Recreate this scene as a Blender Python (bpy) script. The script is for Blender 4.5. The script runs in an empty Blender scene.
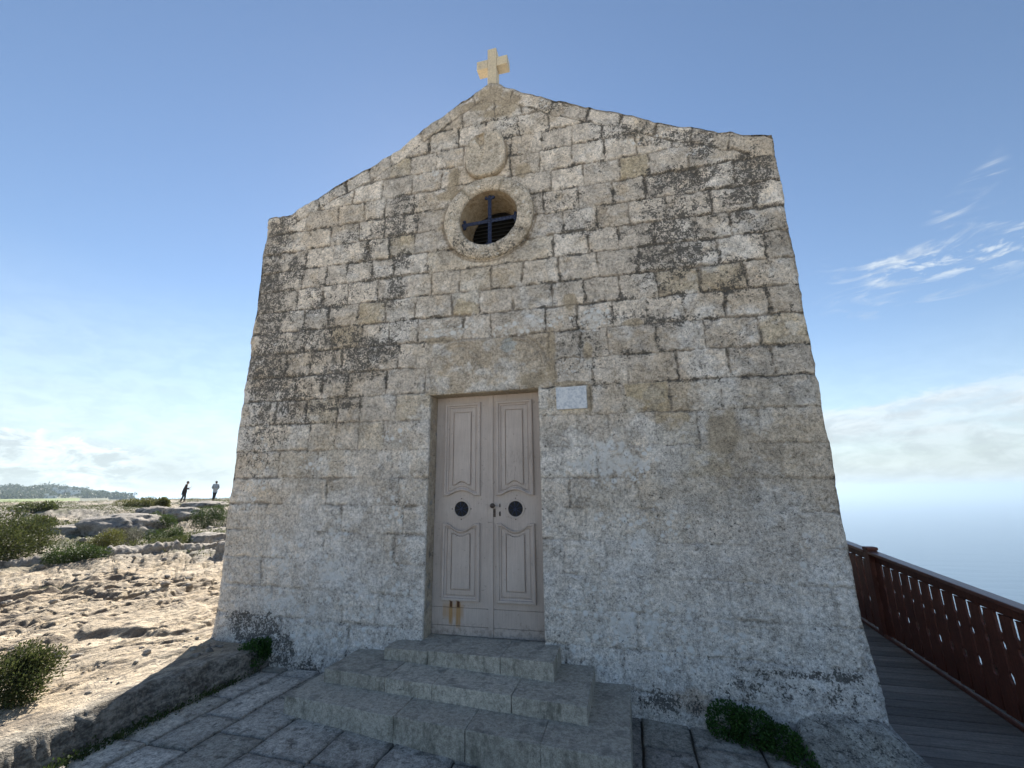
import bpy, bmesh, math, random
import numpy as np
from mathutils import Vector, Matrix, noise as mnoise
R = math.radians
random.seed(7); rng = np.random.default_rng(11)
scene = bpy.context.scene
COL = scene.collection

# ------------------------------------------------------------------ helpers
def sstep(a, b, x):
    t = np.clip((x - a) / (b - a), 0, 1); return t * t * (3 - 2 * t)

def _h(ix, iy, s):
    n = (ix.astype(np.int64) * 374761393 + iy.astype(np.int64) * 668265263 + s * 974634777) & 0x7fffffff
    n = ((n ^ (n >> 13)) * 1274126177) & 0x7fffffff
    n = ((n ^ (n >> 15)) * 668265263) & 0x7fffffff
    return ((n ^ (n >> 16)) & 0xffff) / 65535.0

def vnoise(x, y, s=0):
    ix = np.floor(x); iy = np.floor(y); fx = x - ix; fy = y - iy
    ix = ix.astype(np.int64); iy = iy.astype(np.int64)
    ux = fx * fx * fx * (fx * (fx * 6 - 15) + 10); uy = fy * fy * fy * (fy * (fy * 6 - 15) + 10)
    a = _h(ix, iy, s); b = _h(ix + 1, iy, s); c = _h(ix, iy + 1, s); d = _h(ix + 1, iy + 1, s)
    return (a * (1 - ux) + b * ux) * (1 - uy) + (c * (1 - ux) + d * ux) * uy

def fbm(x, y, o=4, s=0, g=.5):
    t = 0; a = 1; n = 0
    for k in range(o):
        t = t + a * vnoise(x * 2 ** k + 17.3 * k, y * 2 ** k - 9.1 * k, s + k); n += a; a *= g
    return t / n            # 0..1, mean .5

def worley(x, y, s=0):
    ix = np.floor(x).astype(np.int64); iy = np.floor(y).astype(np.int64)
    best = np.full(np.shape(x), 9.0)
    for dx in (-1, 0, 1):
        for dy in (-1, 0, 1):
            cx = ix + dx; cy = iy + dy
            px = cx + _h(cx, cy, s); py = cy + _h(cx, cy, s + 5)
            best = np.minimum(best, (px - x) ** 2 + (py - y) ** 2)
    return np.sqrt(best)

def link(o, parent=None):
    COL.objects.link(o)
    if parent: o.parent = parent
    return o

def tag(o, label=None, cat=None, group=None, kind=None):
    if label: o['label'] = label
    if cat: o['category'] = cat
    if group: o['group'] = group
    if kind: o['kind'] = kind
    return o

def empty(name, loc=(0, 0, 0), rz=0, label=None, cat=None, group=None):
    o = bpy.data.objects.new(name, None); COL.objects.link(o)
    o.location = loc; o.rotation_euler = (0, 0, rz); o.empty_display_size = .2
    return tag(o, label, cat, group)

def mesh_obj(name, verts, faces, mat, parent=None, smooth=False):
    me = bpy.data.meshes.new(name)
    me.from_pydata([tuple(v) for v in verts], [], [tuple(f) for f in faces]); me.update()
    if mat: me.materials.append(mat)
    if smooth:
        me.polygons.foreach_set('use_smooth', [True] * len(me.polygons))
    return link(bpy.data.objects.new(name, me), parent)

def np_mesh(name, V, F, mat, parent=None, smooth=False):
    """V (n,3) float, F (m,k) int, fast path"""
    me = bpy.data.meshes.new(name)
    F = np.asarray(F, dtype=np.int32); V = np.asarray(V, dtype=np.float32)
    k = F.shape[1]
    me.vertices.add(len(V)); me.vertices.foreach_set('co', V.ravel())
    me.loops.add(F.size); me.loops.foreach_set('vertex_index', F.ravel())
    me.polygons.add(len(F))
    me.polygons.foreach_set('loop_start', np.arange(0, F.size, k, dtype=np.int32))
    me.polygons.foreach_set('loop_total', np.full(len(F), k, dtype=np.int32))
    me.update(calc_edges=True); me.validate()
    if smooth: me.polygons.foreach_set('use_smooth', np.ones(len(me.polygons), dtype=bool))
    if mat: me.materials.append(mat)
    return link(bpy.data.objects.new(name, me), parent)

def set_attr(me, name, rgb):
    a = me.color_attributes.new(name, 'FLOAT_COLOR', 'POINT')
    n = len(me.vertices); out = np.ones((n, 4), dtype=np.float32); out[:len(rgb), :3] = rgb[:n]
    a.data.foreach_set('color', out.ravel())

def bm_obj(name, bm, mat, parent=None, smooth=False):
    bmesh.ops.recalc_face_normals(bm, faces=bm.faces[:])
    me = bpy.data.meshes.new(name); bm.to_mesh(me); bm.free()
    if mat: me.materials.append(mat)
    if smooth: me.polygons.foreach_set('use_smooth', [True] * len(me.polygons))
    return link(bpy.data.objects.new(name, me), parent)

def add_hexa(bm, pts):
    v = [bm.verts.new(p) for p in pts]
    for f in ((0, 3, 2, 1), (4, 5, 6, 7), (0, 1, 5, 4), (1, 2, 6, 5), (2, 3, 7, 6), (3, 0, 4, 7)):
        bm.faces.new([v[i] for i in f])

def add_box(bm, x0, x1, y0, y1, z0, z1):
    add_hexa(bm, [(x0, y0, z0), (x1, y0, z0), (x1, y1, z0), (x0, y1, z0), (x0, y0, z1), (x1, y0, z1), (x1, y1, z1), (x0, y1, z1)])

def bevel(bm, w, seg=2):
    bmesh.ops.recalc_face_normals(bm, faces=bm.faces[:])
    bmesh.ops.bevel(bm, geom=bm.edges[:], offset=w, segments=seg, affect='EDGES', profile=.6, clamp_overlap=True)

def roughen(bm, amp, scale, seed=0.):
    bm.normal_update()
    for v in bm.verts:
        p = v.co * scale + Vector((seed, seed * 1.7, 0))
        v.co += Vector((mnoise.noise(p), mnoise.noise(p + Vector((7, 3, 1))), mnoise.noise(p + Vector((1, 9, 5))))) * amp

def add_prism(bm, poly, y0, y1):
    """poly in (x,z), extruded from y0 to y1"""
    a = [bm.verts.new((x, y0, z)) for x, z in poly]; b = [bm.verts.new((x, y1, z)) for x, z in poly]
    n = len(poly); bm.faces.new(a); bm.faces.new(b[::-1])
    for i in range(n): bm.faces.new((a[i], b[i], b[(i + 1) % n], a[(i + 1) % n]))

def add_tube(bm, p0, p1, r0, r1=None, n=8):
    r1 = r0 if r1 is None else r1
    p0 = Vector(p0); p1 = Vector(p1); d = (p1 - p0).normalized()
    u = d.orthogonal().normalized(); w = d.cross(u)
    A = []; B = []
    for i in range(n):
        t = 2 * math.pi * i / n; o = u * math.cos(t) + w * math.sin(t)
        A.append(bm.verts.new(p0 + o * r0)); B.append(bm.verts.new(p1 + o * r1))
    for i in range(n): bm.faces.new((A[i], A[(i + 1) % n], B[(i + 1) % n], B[i]))
    bm.faces.new(A[::-1]); bm.faces.new(B)

# ------------------------------------------------------------------ materials
class NT:
    def __init__(s, tree): s.t = tree
    def n(s, typ, **kw):
        nd = s.t.nodes.new(typ)
        for k, v in kw.items(): setattr(nd, k, v)
        return nd
    def set(s, sock, v):
        if isinstance(v, bpy.types.NodeSocket): s.t.links.new(v, sock)
        elif v is not None:
            if hasattr(sock, 'default_value'):
                try: sock.default_value = v
                except Exception: sock.default_value = tuple(v) + (1,)
    def m(s, op, a, b=None, c=None, clamp=False):
        nd = s.n('ShaderNodeMath', operation=op, use_clamp=clamp)
        s.set(nd.inputs[0], a)
        if b is not None: s.set(nd.inputs[1], b)
        if c is not None: s.set(nd.inputs[2], c)
        return nd.outputs[0]
    def noise(s, vec, scale, detail=4, rough=.55, dist=0):
        nd = s.n('ShaderNodeTexNoise'); s.set(nd.inputs['Vector'], vec)
        s.set(nd.inputs['Scale'], scale); s.set(nd.inputs['Detail'], detail); s.set(nd.inputs['Roughness'], rough); s.set(nd.inputs['Distortion'], dist)
        return nd.outputs['Fac']
    def vor(s, vec, scale, feature='F1', rand=1):
        nd = s.n('ShaderNodeTexVoronoi', feature=feature); s.set(nd.inputs['Vector'], vec)
        s.set(nd.inputs['Scale'], scale); s.set(nd.inputs['Randomness'], rand)
        return nd.outputs['Distance'], nd.outputs.get('Color')
    def map(s, v, a, b, c=0, d=1, smooth=True):
        nd = s.n('ShaderNodeMapRange'); nd.interpolation_type = 'SMOOTHSTEP' if smooth else 'LINEAR'
        s.set(nd.inputs[0], v); s.set(nd.inputs[1], a); s.set(nd.inputs[2], b); s.set(nd.inputs[3], c); s.set(nd.inputs[4], d)
        return nd.outputs[0]
    def mix(s, f, a, b, mode='MIX'):
        nd = s.n('ShaderNodeMix', data_type='RGBA', blend_type=mode)
        s.set(nd.inputs[0], f)
        for k, v in ((6, a), (7, b)):
            if not isinstance(v, bpy.types.NodeSocket): v = tuple(v)[:3] + (1,)
            s.set(nd.inputs[k], v)
        return nd.outputs[2]
    def scale(s, c, f):
        nd = s.n('ShaderNodeVectorMath', operation='SCALE'); s.set(nd.inputs[0], c); s.set(nd.inputs[3], f); return nd.outputs[0]
    def bump(s, h, strength=.5, dist=.01, normal=None):
        nd = s.n('ShaderNodeBump'); s.set(nd.inputs['Strength'], strength); s.set(nd.inputs['Distance'], dist); s.set(nd.inputs['Height'], h)
        if normal: s.set(nd.inputs['Normal'], normal)
        return nd.outputs[0]

def new_mat(name):
    m = bpy.data.materials.new(name); m.use_nodes = True
    t = NT(m.node_tree); b = m.node_tree.nodes['Principled BSDF']
    b.inputs['Roughness'].default_value = .9
    b.inputs['Specular IOR Level'].default_value = .3
    geo = t.n('ShaderNodeTexCoord').outputs['Object']
    return m, t, b, geo

def attr(t, name):
    a = t.n('ShaderNodeAttribute'); a.attribute_name = name; return a.outputs['Color']

def sep(t, c):
    nd = t.n('ShaderNodeSeparateColor'); t.set(nd.inputs[0], c); return nd.outputs

def mat_facade():
    m, t, b, P = new_mat('weathered_limestone')
    c = attr(t, 'Col'); r, g, bl = sep(t, attr(t, 'Msk'))[:3]
    # fine grain speckle
    n1 = t.noise(P, 95, 3, .65); n2 = t.noise(P, 32, 4, .6); n3 = t.noise(P, 7, 4, .6)
    f = t.m('ADD', t.map(n1, .34, .66, -.28, .28), t.map(n2, .3, .7, -.26, .26))
    f = t.m('ADD', f, t.map(n3, .3, .7, -.2, .2))
    c = t.scale(c, t.m('ADD', 1.0, f))
    # pale crustose lichen: round pale spots
    v1, vc = t.vor(P, 26); v2, _ = t.vor(P, 11)
    n4 = t.noise(P, 18, 4, .6)
    spot = t.map(t.m('ADD', v1, t.m('MULTIPLY', n4, .35)), .36, .50, 1, 0)
    spot2 = t.map(t.m('ADD', v2, t.m('MULTIPLY', n4, .3)), .38, .5, 1, 0)
    pale = t.m('MULTIPLY', t.m('MAXIMUM', t.m('MULTIPLY', spot, .75), spot2), t.map(t.m('ADD', n2, g), .62, .95))
    pale = t.m('MAXIMUM', pale, t.m('MULTIPLY', t.map(t.m('ADD', t.m('MULTIPLY', n4, .9), g), 1.0, 1.22), .8))
    c = t.mix(pale, c, t.mix(n1, (.62, .61, .58), (.76, .75, .73)))
    # dark lichen
    n5 = t.noise(P, 55, 4, .7); n6 = t.noise(P, 15, 4, .65, .4)
    dk = t.m('ADD', t.m('MULTIPLY', n5, .6), t.m('MULTIPLY', n6, .4))
    dk = t.map(t.m('ADD', dk, t.m('MULTIPLY', t.m('MINIMUM', r, 1.0), .135)), .59, .635)
    c = t.mix(t.m('MULTIPLY', dk, .9), c, t.mix(n1, (.045, .043, .04), (.12, .112, .10)))
    # small black pits everywhere
    pv, _ = t.vor(P, 48); pit = t.map(t.m('ADD', pv, t.m('MULTIPLY', n2, .5)), .27, .36, 1, 0)
    c = t.mix(t.m('MULTIPLY', pit, .85), c, (.07, .062, .052))
    t.set(b.inputs['Base Color'], c)
    h = t.m('ADD', t.m('MULTIPLY', n1, .5), t.m('MULTIPLY', n2, .9))
    h = t.m('SUBTRACT', h, t.m('MULTIPLY', pit, .5)); h = t.m('SUBTRACT', h, t.m('MULTIPLY', dk, .15))
    t.set(b.inputs['Normal'], t.bump(h, .9, .012))
    return m

def mat_stone(name, c1, c2, c3=None, sc=1., bumpd=.012, dark=.0, darkcol=(.05, .048, .045), useattr=False, grain=.18, green=0, streak=False):
    """generic rough stone"""
    m, t, b, P = new_mat(name)
    n1 = t.noise(P, 90 * sc, 3, .65); n2 = t.noise(P, 25 * sc, 5, .6); n3 = t.noise(P, 4 * sc, 5, .6, .3)
    c = t.mix(t.map(n3, .35, .65), c1, c2)
    if c3: c = t.mix(t.map(t.noise(P, 9 * sc, 4, .6), .55, .68), c, c3)
    if useattr: c = t.mix(1.0, c, attr(t, 'Col'), 'MULTIPLY')
    f = t.m('ADD', t.map(n1, .32, .68, -grain, grain), t.map(n2, .3, .7, -grain, grain))
    c = t.scale(c, t.m('ADD', 1., f))
    if dark:
        n6 = t.noise(P, 11 * sc, 6, .7, .5)
        dk = t.map(t.m('ADD', n6, dark), .60, .72); c = t.mix(t.m('MULTIPLY', dk, .85), c, darkcol)
    if green:
        ng = t.noise(P, 6 * sc, 5, .7); c = t.mix(t.map(t.m('ADD', ng, green), .58, .75, 0, .7), c, (.055, .07, .035))
    if streak:      # damp algae runs on upright faces, pale worn tops
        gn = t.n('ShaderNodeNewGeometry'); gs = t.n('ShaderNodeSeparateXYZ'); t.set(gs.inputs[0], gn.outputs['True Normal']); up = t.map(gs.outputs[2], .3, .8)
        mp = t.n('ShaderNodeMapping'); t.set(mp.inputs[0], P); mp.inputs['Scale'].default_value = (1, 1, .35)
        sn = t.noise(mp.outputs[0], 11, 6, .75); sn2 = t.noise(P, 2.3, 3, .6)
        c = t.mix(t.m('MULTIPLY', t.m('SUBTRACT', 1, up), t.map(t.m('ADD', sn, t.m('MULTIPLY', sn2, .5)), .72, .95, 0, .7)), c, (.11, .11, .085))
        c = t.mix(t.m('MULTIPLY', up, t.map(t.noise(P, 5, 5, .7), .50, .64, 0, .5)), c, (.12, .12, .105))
    t.set(b.inputs['Base Color'], c)
    h = t.m('ADD', t.m('MULTIPLY', n1, .35), n2)
    t.set(b.inputs['Normal'], t.bump(h, .8, bumpd))
    return m

def mat_rock():
    """sun-bleached coralline limestone with grey lichen and iron tint"""
    m, t, b, P = new_mat('coralline_limestone')
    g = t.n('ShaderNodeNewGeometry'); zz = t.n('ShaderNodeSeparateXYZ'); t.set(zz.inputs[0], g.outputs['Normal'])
    mp = t.n('ShaderNodeMapping'); t.set(mp.inputs[0], P); mp.inputs['Scale'].default_value = (1, .45, 1.5); Q = mp.outputs[0]
    n1 = t.noise(P, 70, 3, .65); n2 = t.noise(Q, 14, 5, .65); n3 = t.noise(Q, 1.6, 5, .6, .3); n4 = t.noise(Q, 5, 6, .7, .6)
    c = t.mix(t.map(n3, .35, .65), (.42, .335, .235), (.50, .42, .315))
    c = t.mix(t.map(n4, .52, .62, 0, .85), c, (.20, .165, .13))
    mp2 = t.n('ShaderNodeMapping'); t.set(mp2.inputs[0], P); mp2.inputs['Scale'].default_value = (1, .3, 1.5)
    c = t.mix(t.map(t.noise(mp2.outputs[0], 11, 5, .7, .3), .57, .64, 0, .8), c, (.11, .09, .075))
    c = t.mix(t.map(t.noise(Q, 24, 5, .7), .55, .64, 0, .85), c, (.12, .105, .092))
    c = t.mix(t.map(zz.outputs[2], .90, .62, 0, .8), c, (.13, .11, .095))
    c = t.mix(t.map(n3, .58, .75, 0, .5), c, (.50, .36, .20))
    far = attr(t, 'Msk'); r, gg, bb = sep(t, far)[:3]
    c = t.mix(r, c, t.mix(t.map(t.m('ADD', t.m('MULTIPLY', n2, .5), t.m('MULTIPLY', t.noise(P, 33, 4, .7), .5)), .40, .60), (.085, .08, .072), (.38, .35, .30)))
    c = t.mix(gg, c, t.mix(n2, (.045, .06, .025), (.12, .12, .06)))
    c = t.mix(bb, c, t.mix(n2, (.70, .65, .55), (.76, .72, .64)))  # unseen ground behind the camera, made very pale to bounce light onto facade
    c = t.scale(c, t.m('ADD', 1., t.m('ADD', t.map(n1, .3, .7, -.16, .16), t.map(n2, .3, .7, -.14, .14))))
    t.set(b.inputs['Base Color'], c)
    h = t.m('ADD', t.m('MULTIPLY', n1, .15), t.m('ADD', n2, t.m('MULTIPLY', n4, 1.6)))
    t.set(b.inputs['Normal'], t.bump(h, 1., .05))
    return m

def mat_leaf(name, ca, cb, cc):
    m, t, b, P = new_mat(name)
    n = t.noise(P, 7, 3, .6); n2 = t.noise(P, 60, 2, .6)
    c = t.mix(t.map(n, .35, .65), ca, cb); c = t.mix(t.map(n2, .5, .7), c, cc)
    t.set(b.inputs['Base Color'], c); b.inputs['Roughness'].default_value = .6
    tr = t.n('ShaderNodeBsdfTranslucent'); t.set(tr.inputs[0], t.scale(c, 1.3))
    mx = t.n('ShaderNodeMixShader'); mx.inputs[0].default_value = .28
    out = m.node_tree.nodes['Material Output']
    m.node_tree.links.new(b.outputs[0], mx.inputs[1]); m.node_tree.links.new(tr.outputs[0], mx.inputs[2]); m.node_tree.links.new(mx.outputs[0], out.inputs[0])
    return m

def mat_plain(name, c, rough=.7, metal=0, var=.1, sc=20, bumpd=.002, spec=.3):
    m, t, b, P = new_mat(name)
    n = t.noise(P, sc, 4, .6)
    t.set(b.inputs['Base Color'], t.scale(t.mix(0, c, c), t.m('ADD', 1., t.map(n, .3, .7, -var, var))))
    b.inputs['Roughness'].default_value = rough; b.inputs['Metallic'].default_value = metal; b.inputs['Specular IOR Level'].default_value = spec
    t.set(b.inputs['Normal'], t.bump(n, .4, bumpd)); return m

def mat_door():
    m, t, b, P = new_mat('taupe_door_paint')
    mp = t.n('ShaderNodeMapping'); t.set(mp.inputs[0], P); mp.inputs['Scale'].default_value = (30, 30, 1.6)
    wood = t.noise(mp.outputs[0], 3, 4, .6); n3 = t.noise(P, 3, 4, .6); n4 = t.noise(P, 28, 5, .7)
    c = t.mix(t.map(n3, .3, .7), (.46, .39, .345), (.53, .455, .405))
    c = t.scale(c, t.m('ADD', 1., t.map(wood, .3, .7, -.07, .07)))
    c = t.mix(t.map(n4, .60, .70, 0, .55), c, (.21, .17, .14))
    # scuffed patch and rust runs with their own shape
    s = t.n('ShaderNodeSeparateXYZ'); t.set(s.inputs[0], P); X, Y, Z = s.outputs
    def band(v, a, b2, w): return t.m('MULTIPLY', t.map(v, a - w, a + w), t.map(v, b2 - w, b2 + w, 1, 0))
    scuff = t.m('MULTIPLY', band(X, -1.33, -.92, .03), band(Z, 1.72, 2.2, .05))
    c = t.mix(t.m('MULTIPLY', scuff, t.map(t.noise(mp.outputs[0], 6, 5, .75), .54, .64, 0, .65)), c, (.14, .115, .10))
    for x0, x1, z0, z1 in ((-1.87, -1.83, .44, .655), (-1.795, -1.745, .42, .655), (-1.94, -1.71, .50, .63)):
        st = t.m('MULTIPLY', band(X, x0, x1, .012), band(Z, z0, z1, .035))
        k = .9 if x1 - x0 < .1 else .55
        c = t.mix(t.m('MULTIPLY', st, t.map(wood, .25, .6, .4 * k, k)), c, (.40, .22, .07))
    for x0, x1 in ((-1.862, -1.838), (-1.785, -1.755)):
        st = t.m('MULTIPLY', band(X, x0, x1, .006), band(Z, .60, .668, .012)); c = t.mix(st, c, (.09, .035, .015))
    # grime at foot
    c = t.mix(t.m('MULTIPLY', t.map(Z, .34, .52, 1, 0), t.map(n4, .42, .62, 0, .5)), c, (.13, .11, .095))
    t.set(b.inputs['Base Color'], c); b.inputs['Roughness'].default_value = .55
    t.set(b.inputs['Normal'], t.bump(t.m('ADD', wood, n4), .35, .003)); return m

def mat_wood(name, ca, cb, axis=1, rough=.6, wear=(.3, .28, .26), wearamt=.3, sc=1., spec=.3):
    m, t, b, P = new_mat(name)
    mp = t.n('ShaderNodeMapping'); t.set(mp.inputs[0], P)
    s = [28, 28, 28]; s[axis] = 1.5; mp.inputs['Scale'].default_value = s
    n = t.noise(mp.outputs[0], 2 * sc, 5, .65); n2 = t.noise(P, 4, 4, .6); n3 = t.noise(P, 45, 4, .6)
    c = t.mix(t.map(n, .3, .7), ca, cb)
    c = t.mix(t.m('MULTIPLY', t.map(n2, .45, .7), wearamt), c, wear)
    c = t.scale(c, t.m('ADD', 1, t.map(n3, .3, .7, -.12, .12)))
    a = attr(t, 'Col')
    t.set(b.inputs['Base Color'], c); b.inputs['Roughness'].default_value = rough; b.inputs['Specular IOR Level'].default_value = spec
    t.set(b.inputs['Normal'], t.bump(n, .5, .004)); return m, t, b, c, a

M = {}
M['facade'] = mat_facade()
M['wall'] = mat_stone('side_wall_limestone', (.40, .36, .30), (.46, .42, .36), (.34, .31, .27), dark=.0)
M['ring'] = mat_stone('window_ring_stone', (.40, .36, .29), (.46, .42, .35), (.30, .28, .25), sc=1.2, dark=.03, grain=.24)
M['reveal'] = mat_stone('reveal_plaster', (.40, .30, .19), (.46, .37, .26), (.30, .22, .13), sc=1.0, dark=.03, darkcol=(.14, .09, .05))
M['jamb'] = mat_stone('jamb_stone', (.40, .33, .25), (.45, .39, .31), (.30, .29, .27), sc=1.0, dark=.05, darkcol=(.12, .11, .10))
M['soffit'] = mat_stone('soffit_stone', (.42, .34, .24), (.46, .39, .29), None, sc=1.2)
M['cart'] = mat_stone('carved_stone', (.40, .365, .31), (.46, .42, .36), None, sc=1.3, dark=.03, grain=.24)
M['cross'] = mat_stone('honey_stone', (.58, .49, .36), (.64, .54, .38), (.50, .43, .33), sc=1.6, bumpd=.008, grain=.12)
M['step'] = mat_stone('step_stone', (.40, .375, .325), (.47, .44, .385), (.33, .31, .27), sc=1.3, dark=-.02, darkcol=(.07, .07, .058), useattr=True, grain=.22, streak=True)
M['pave'] = mat_stone('paving_stone', (.33, .31, .275), (.43, .405, .36), (.21, .195, .17), sc=1.0, dark=.03, darkcol=(.07, .068, .062), useattr=True, bumpd=.01, grain=.3)
M['dirt'] = mat_stone('joint_dirt', (.05, .046, .038), (.075, .07, .055), None, sc=1)
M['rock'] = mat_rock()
M['apron'] = mat_stone('grey_rock_apron', (.24, .225, .19), (.34, .315, .265), (.46, .43, .39), sc=1.3, dark=.05, bumpd=.02, green=-.02, grain=.22)
M['boulder'] = mat_stone('lichen_boulder', (.22, .20, .18), (.36, .32, .27), (.13, .12, .11), sc=.35, dark=.03, bumpd=.05, darkcol=(.05, .048, .04), grain=.2)
M['door'] = mat_door()
M['iron'] = mat_plain('blue_black_iron', (.035, .045, .085), .5, .4, .3, 60)
M['louvre'] = mat_plain('dark_louvre', (.022, .021, .02), .7, 0, .2)
M['hole'] = mat_plain('black_vent_mesh', (.012, .013, .016), .5, .3, .3, 200)
M['rust'] = mat_plain('worn_iron', (.10, .08, .07), .6, .6, .4, 80)
M['fascia'] = mat_plain('grey_mortar', (.33, .30, .25), .9, 0, .15, 18, .006)
M['leaf_dark'] = mat_leaf('dark_green_leaf', (.030, .052, .014), (.055, .085, .022), (.085, .11, .035))
M['leaf_mid'] = mat_leaf('olive_green_leaf', (.035, .05, .015), (.075, .09, .028), (.14, .135, .055))
M['leaf_bright'] = mat_leaf('yellow_green_leaf', (.07, .085, .02), (.13, .13, .04), (.19, .17, .06))
M['leaf_grey'] = mat_leaf('grey_green_leaf', (.095, .10, .07), (.14, .14, .105), (.18, .17, .13))
M['leaf_base'] = mat_leaf('lush_leaf', (.022, .065, .012), (.045, .105, .02), (.075, .15, .03))
M['tree_far'] = mat_leaf('far_tree_leaf', (.030, .042, .020), (.055, .070, .032), (.085, .095, .05))
M['stem'] = mat_plain('brown_stem', (.10, .075, .05), .9, 0, .3)
M['skin'] = mat_plain('skin', (.42, .25, .17), .5, 0, .05)
M['hair'] = mat_plain('dark_hair', (.03, .022, .018), .6, 0, .2)
M['coat'] = mat_plain('dark_brown_cloth', (.045, .03, .028), .9, 0, .15)
M['trouser'] = mat_plain('black_cloth', (.02, .021, .026), .9, 0, .15)
M['shirt'] = mat_plain('pale_blue_cloth', (.40, .42, .43), .9, 0, .08)
M['shoe'] = mat_plain('shoe_leather', (.02, .018, .016), .5, 0, .1)
M['phone'] = mat_plain('phone_glass', (.03, .03, .035), .3, 0, .1)
M['white_wall'] = mat_plain('pale_render', (.78, .75, .68), .9, 0, .1, 1)
M['roof'] = mat_plain('pale_roof', (.42, .38, .33), .9, 0, .1, 1)
M['window_dark'] = mat_plain('window_glass', (.05, .055, .06), .3, 0, .1, 1)
M['field'] = mat_stone('spring_grass_field', (.16, .20, .05), (.22, .25, .07), (.13, .15, .05), sc=.004, bumpd=.1, grain=.1)

# ------------------------------------------------------------------ camera
F_PX = 437.
cam_d = bpy.data.cameras.new('camera'); cam = link(bpy.data.objects.new('camera', cam_d))
cam_d.sensor_width = 36; cam_d.lens = F_PX / 1024 * 36; cam_d.clip_start = .05; cam_d.clip_end = 60000
cam.matrix_world = Matrix.Translation((0, -4.4, 1.75)) @ Matrix.Rotation(R(14.3), 4, 'Z') @ Matrix.Rotation(math.pi / 2 + R(13.8), 4, 'X') @ Matrix.Rotation(R(-.7), 4, 'Z')
scene.camera = cam
CAMX, CAMY, CAMZ = 0, -4.4, 1.75

# ------------------------------------------------------------------ chapel
chapel = empty('chapel', (-1.45, 0, 0), 0, 'small old limestone chapel with a gable, round window and taupe double door', 'chapel')
CH = Vector((-1.45, 0, 0))
def ch(o):       # geometry is written in world coordinates; shift so parenting to the empty keeps it there
    o.parent = chapel; o.matrix_parent_inverse = Matrix.Translation(-CH); return o

TOPX = [-4.64, -4.25, -4.12, -3.66, -3.28, -2.97, -2.63, -2.46, -2.06, -1.71, -1.51, -1.38, -1.28, -.97, -.62, -.35, -.09, .22, .49, .65, .85, 1.05, 1.34, 1.45, 1.74]
TOPZ = [5.55, 5.51, 5.62, 5.82, 5.96, 6.08, 6.24, 6.38, 6.59, 6.79, 6.90, 6.96, 6.93, 6.69, 6.50, 6.35, 6.22, 6.07, 5.90, 5.82, 5.71, 5.63, 5.50, 5.43, 5.37]
def topz(x):
    return np.interp(x, TOPX, TOPZ) + (vnoise(x * 5, x * 0, 3) - .5) * .035 + (vnoise(x * 17, x * 0, 4) - .5) * .02
CZ = [-.5, -.2, .08, .38, .68, .98, 1.28, 1.57, 1.86, 2.17, 2.49, 2.79, 3.09, 3.40, 3.69, 3.98, 4.28, 4.56, 4.85, 5.14, 5.43, 5.72, 6.0, 6.3, 6.6, 7.2]
VERT = {5.72: [-3.2, -2.75, -2.45, -2.1, -1.72, -1.1, -.72, -.35, .0, .36, .7], 6.0: [-2.6, -2.2, -1.8, -1.42, -1.0, -.62, -.2], 6.3: [-2.2, -1.75, -1.3, -.95, -.5], 5.43: [-3.29, -2.85, -2.42, -2.02, -1.1, -.75, -.36, .01, .37, .75, 1.1], 5.14: [-3.98, -3.48, -3.1, -2.8, -2.38, -.62, -.25, .17, .48, .89], 4.85: [-3.57, -3.15, -2.78, -2.33, -.72, -.32, .07, .42, .95, 1.32],
        4.56: [-3.93, -3.5, -3.0, -2.69, -2.34, -.5, -.12, .23, .61, 1.05, 1.48], 4.28: [-3.95, -3.59, -3.29, -2.92, -2.61, -2.17, -.62, -.24, .1, .47, .88, 1.22],
        3.98: [-3.99, -3.6, -3.24, -2.83, -2.51, -2.1, -1.75, -1.36, -.98, -.57, -.15, .29, .64, 1.06, 1.5], 3.69: [-3.84, -3.48, -3.08, -2.69, -2.3, -1.84, -1.5, -1.1, -.66, -.31, .06, .45, .86, 1.29],
        3.40: [-3.80, -3.42, -3.0, -2.63, -2.25, -1.7, -1.35, -.74, -.40, -.03, .32, .68, 1.06, 1.45], 3.09: [-4.05, -3.68, -3.25, -2.89, -2.49, -2.11, -.72, -.38, -.1, .4, .84, 1.32],
        2.79: [-3.86, -3.49, -3.14, -2.63, -2.13, -.66, -.26, .08, .56, 1.03, 1.4], 2.49: [-4.1, -3.68, -3.25, -2.94, -2.49, -.31, .03, .45, .92], 2.17: [-3.6, -3.24, -2.93, -2.61, -.45, -.14, .31, .67, 1.2],
        1.86: [-4.0, -3.45, -3.02, -2.5, -.27, .14, .5, .93, 1.35], 1.57: [-3.7, -3.3, -2.8, -2.4, -.55, -.14, .31, .8, 1.25], 1.28: [-4.1, -3.65, -3.1, -2.72, -2.35, -.41, .05, .55, 1.0, 1.4]}
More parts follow.
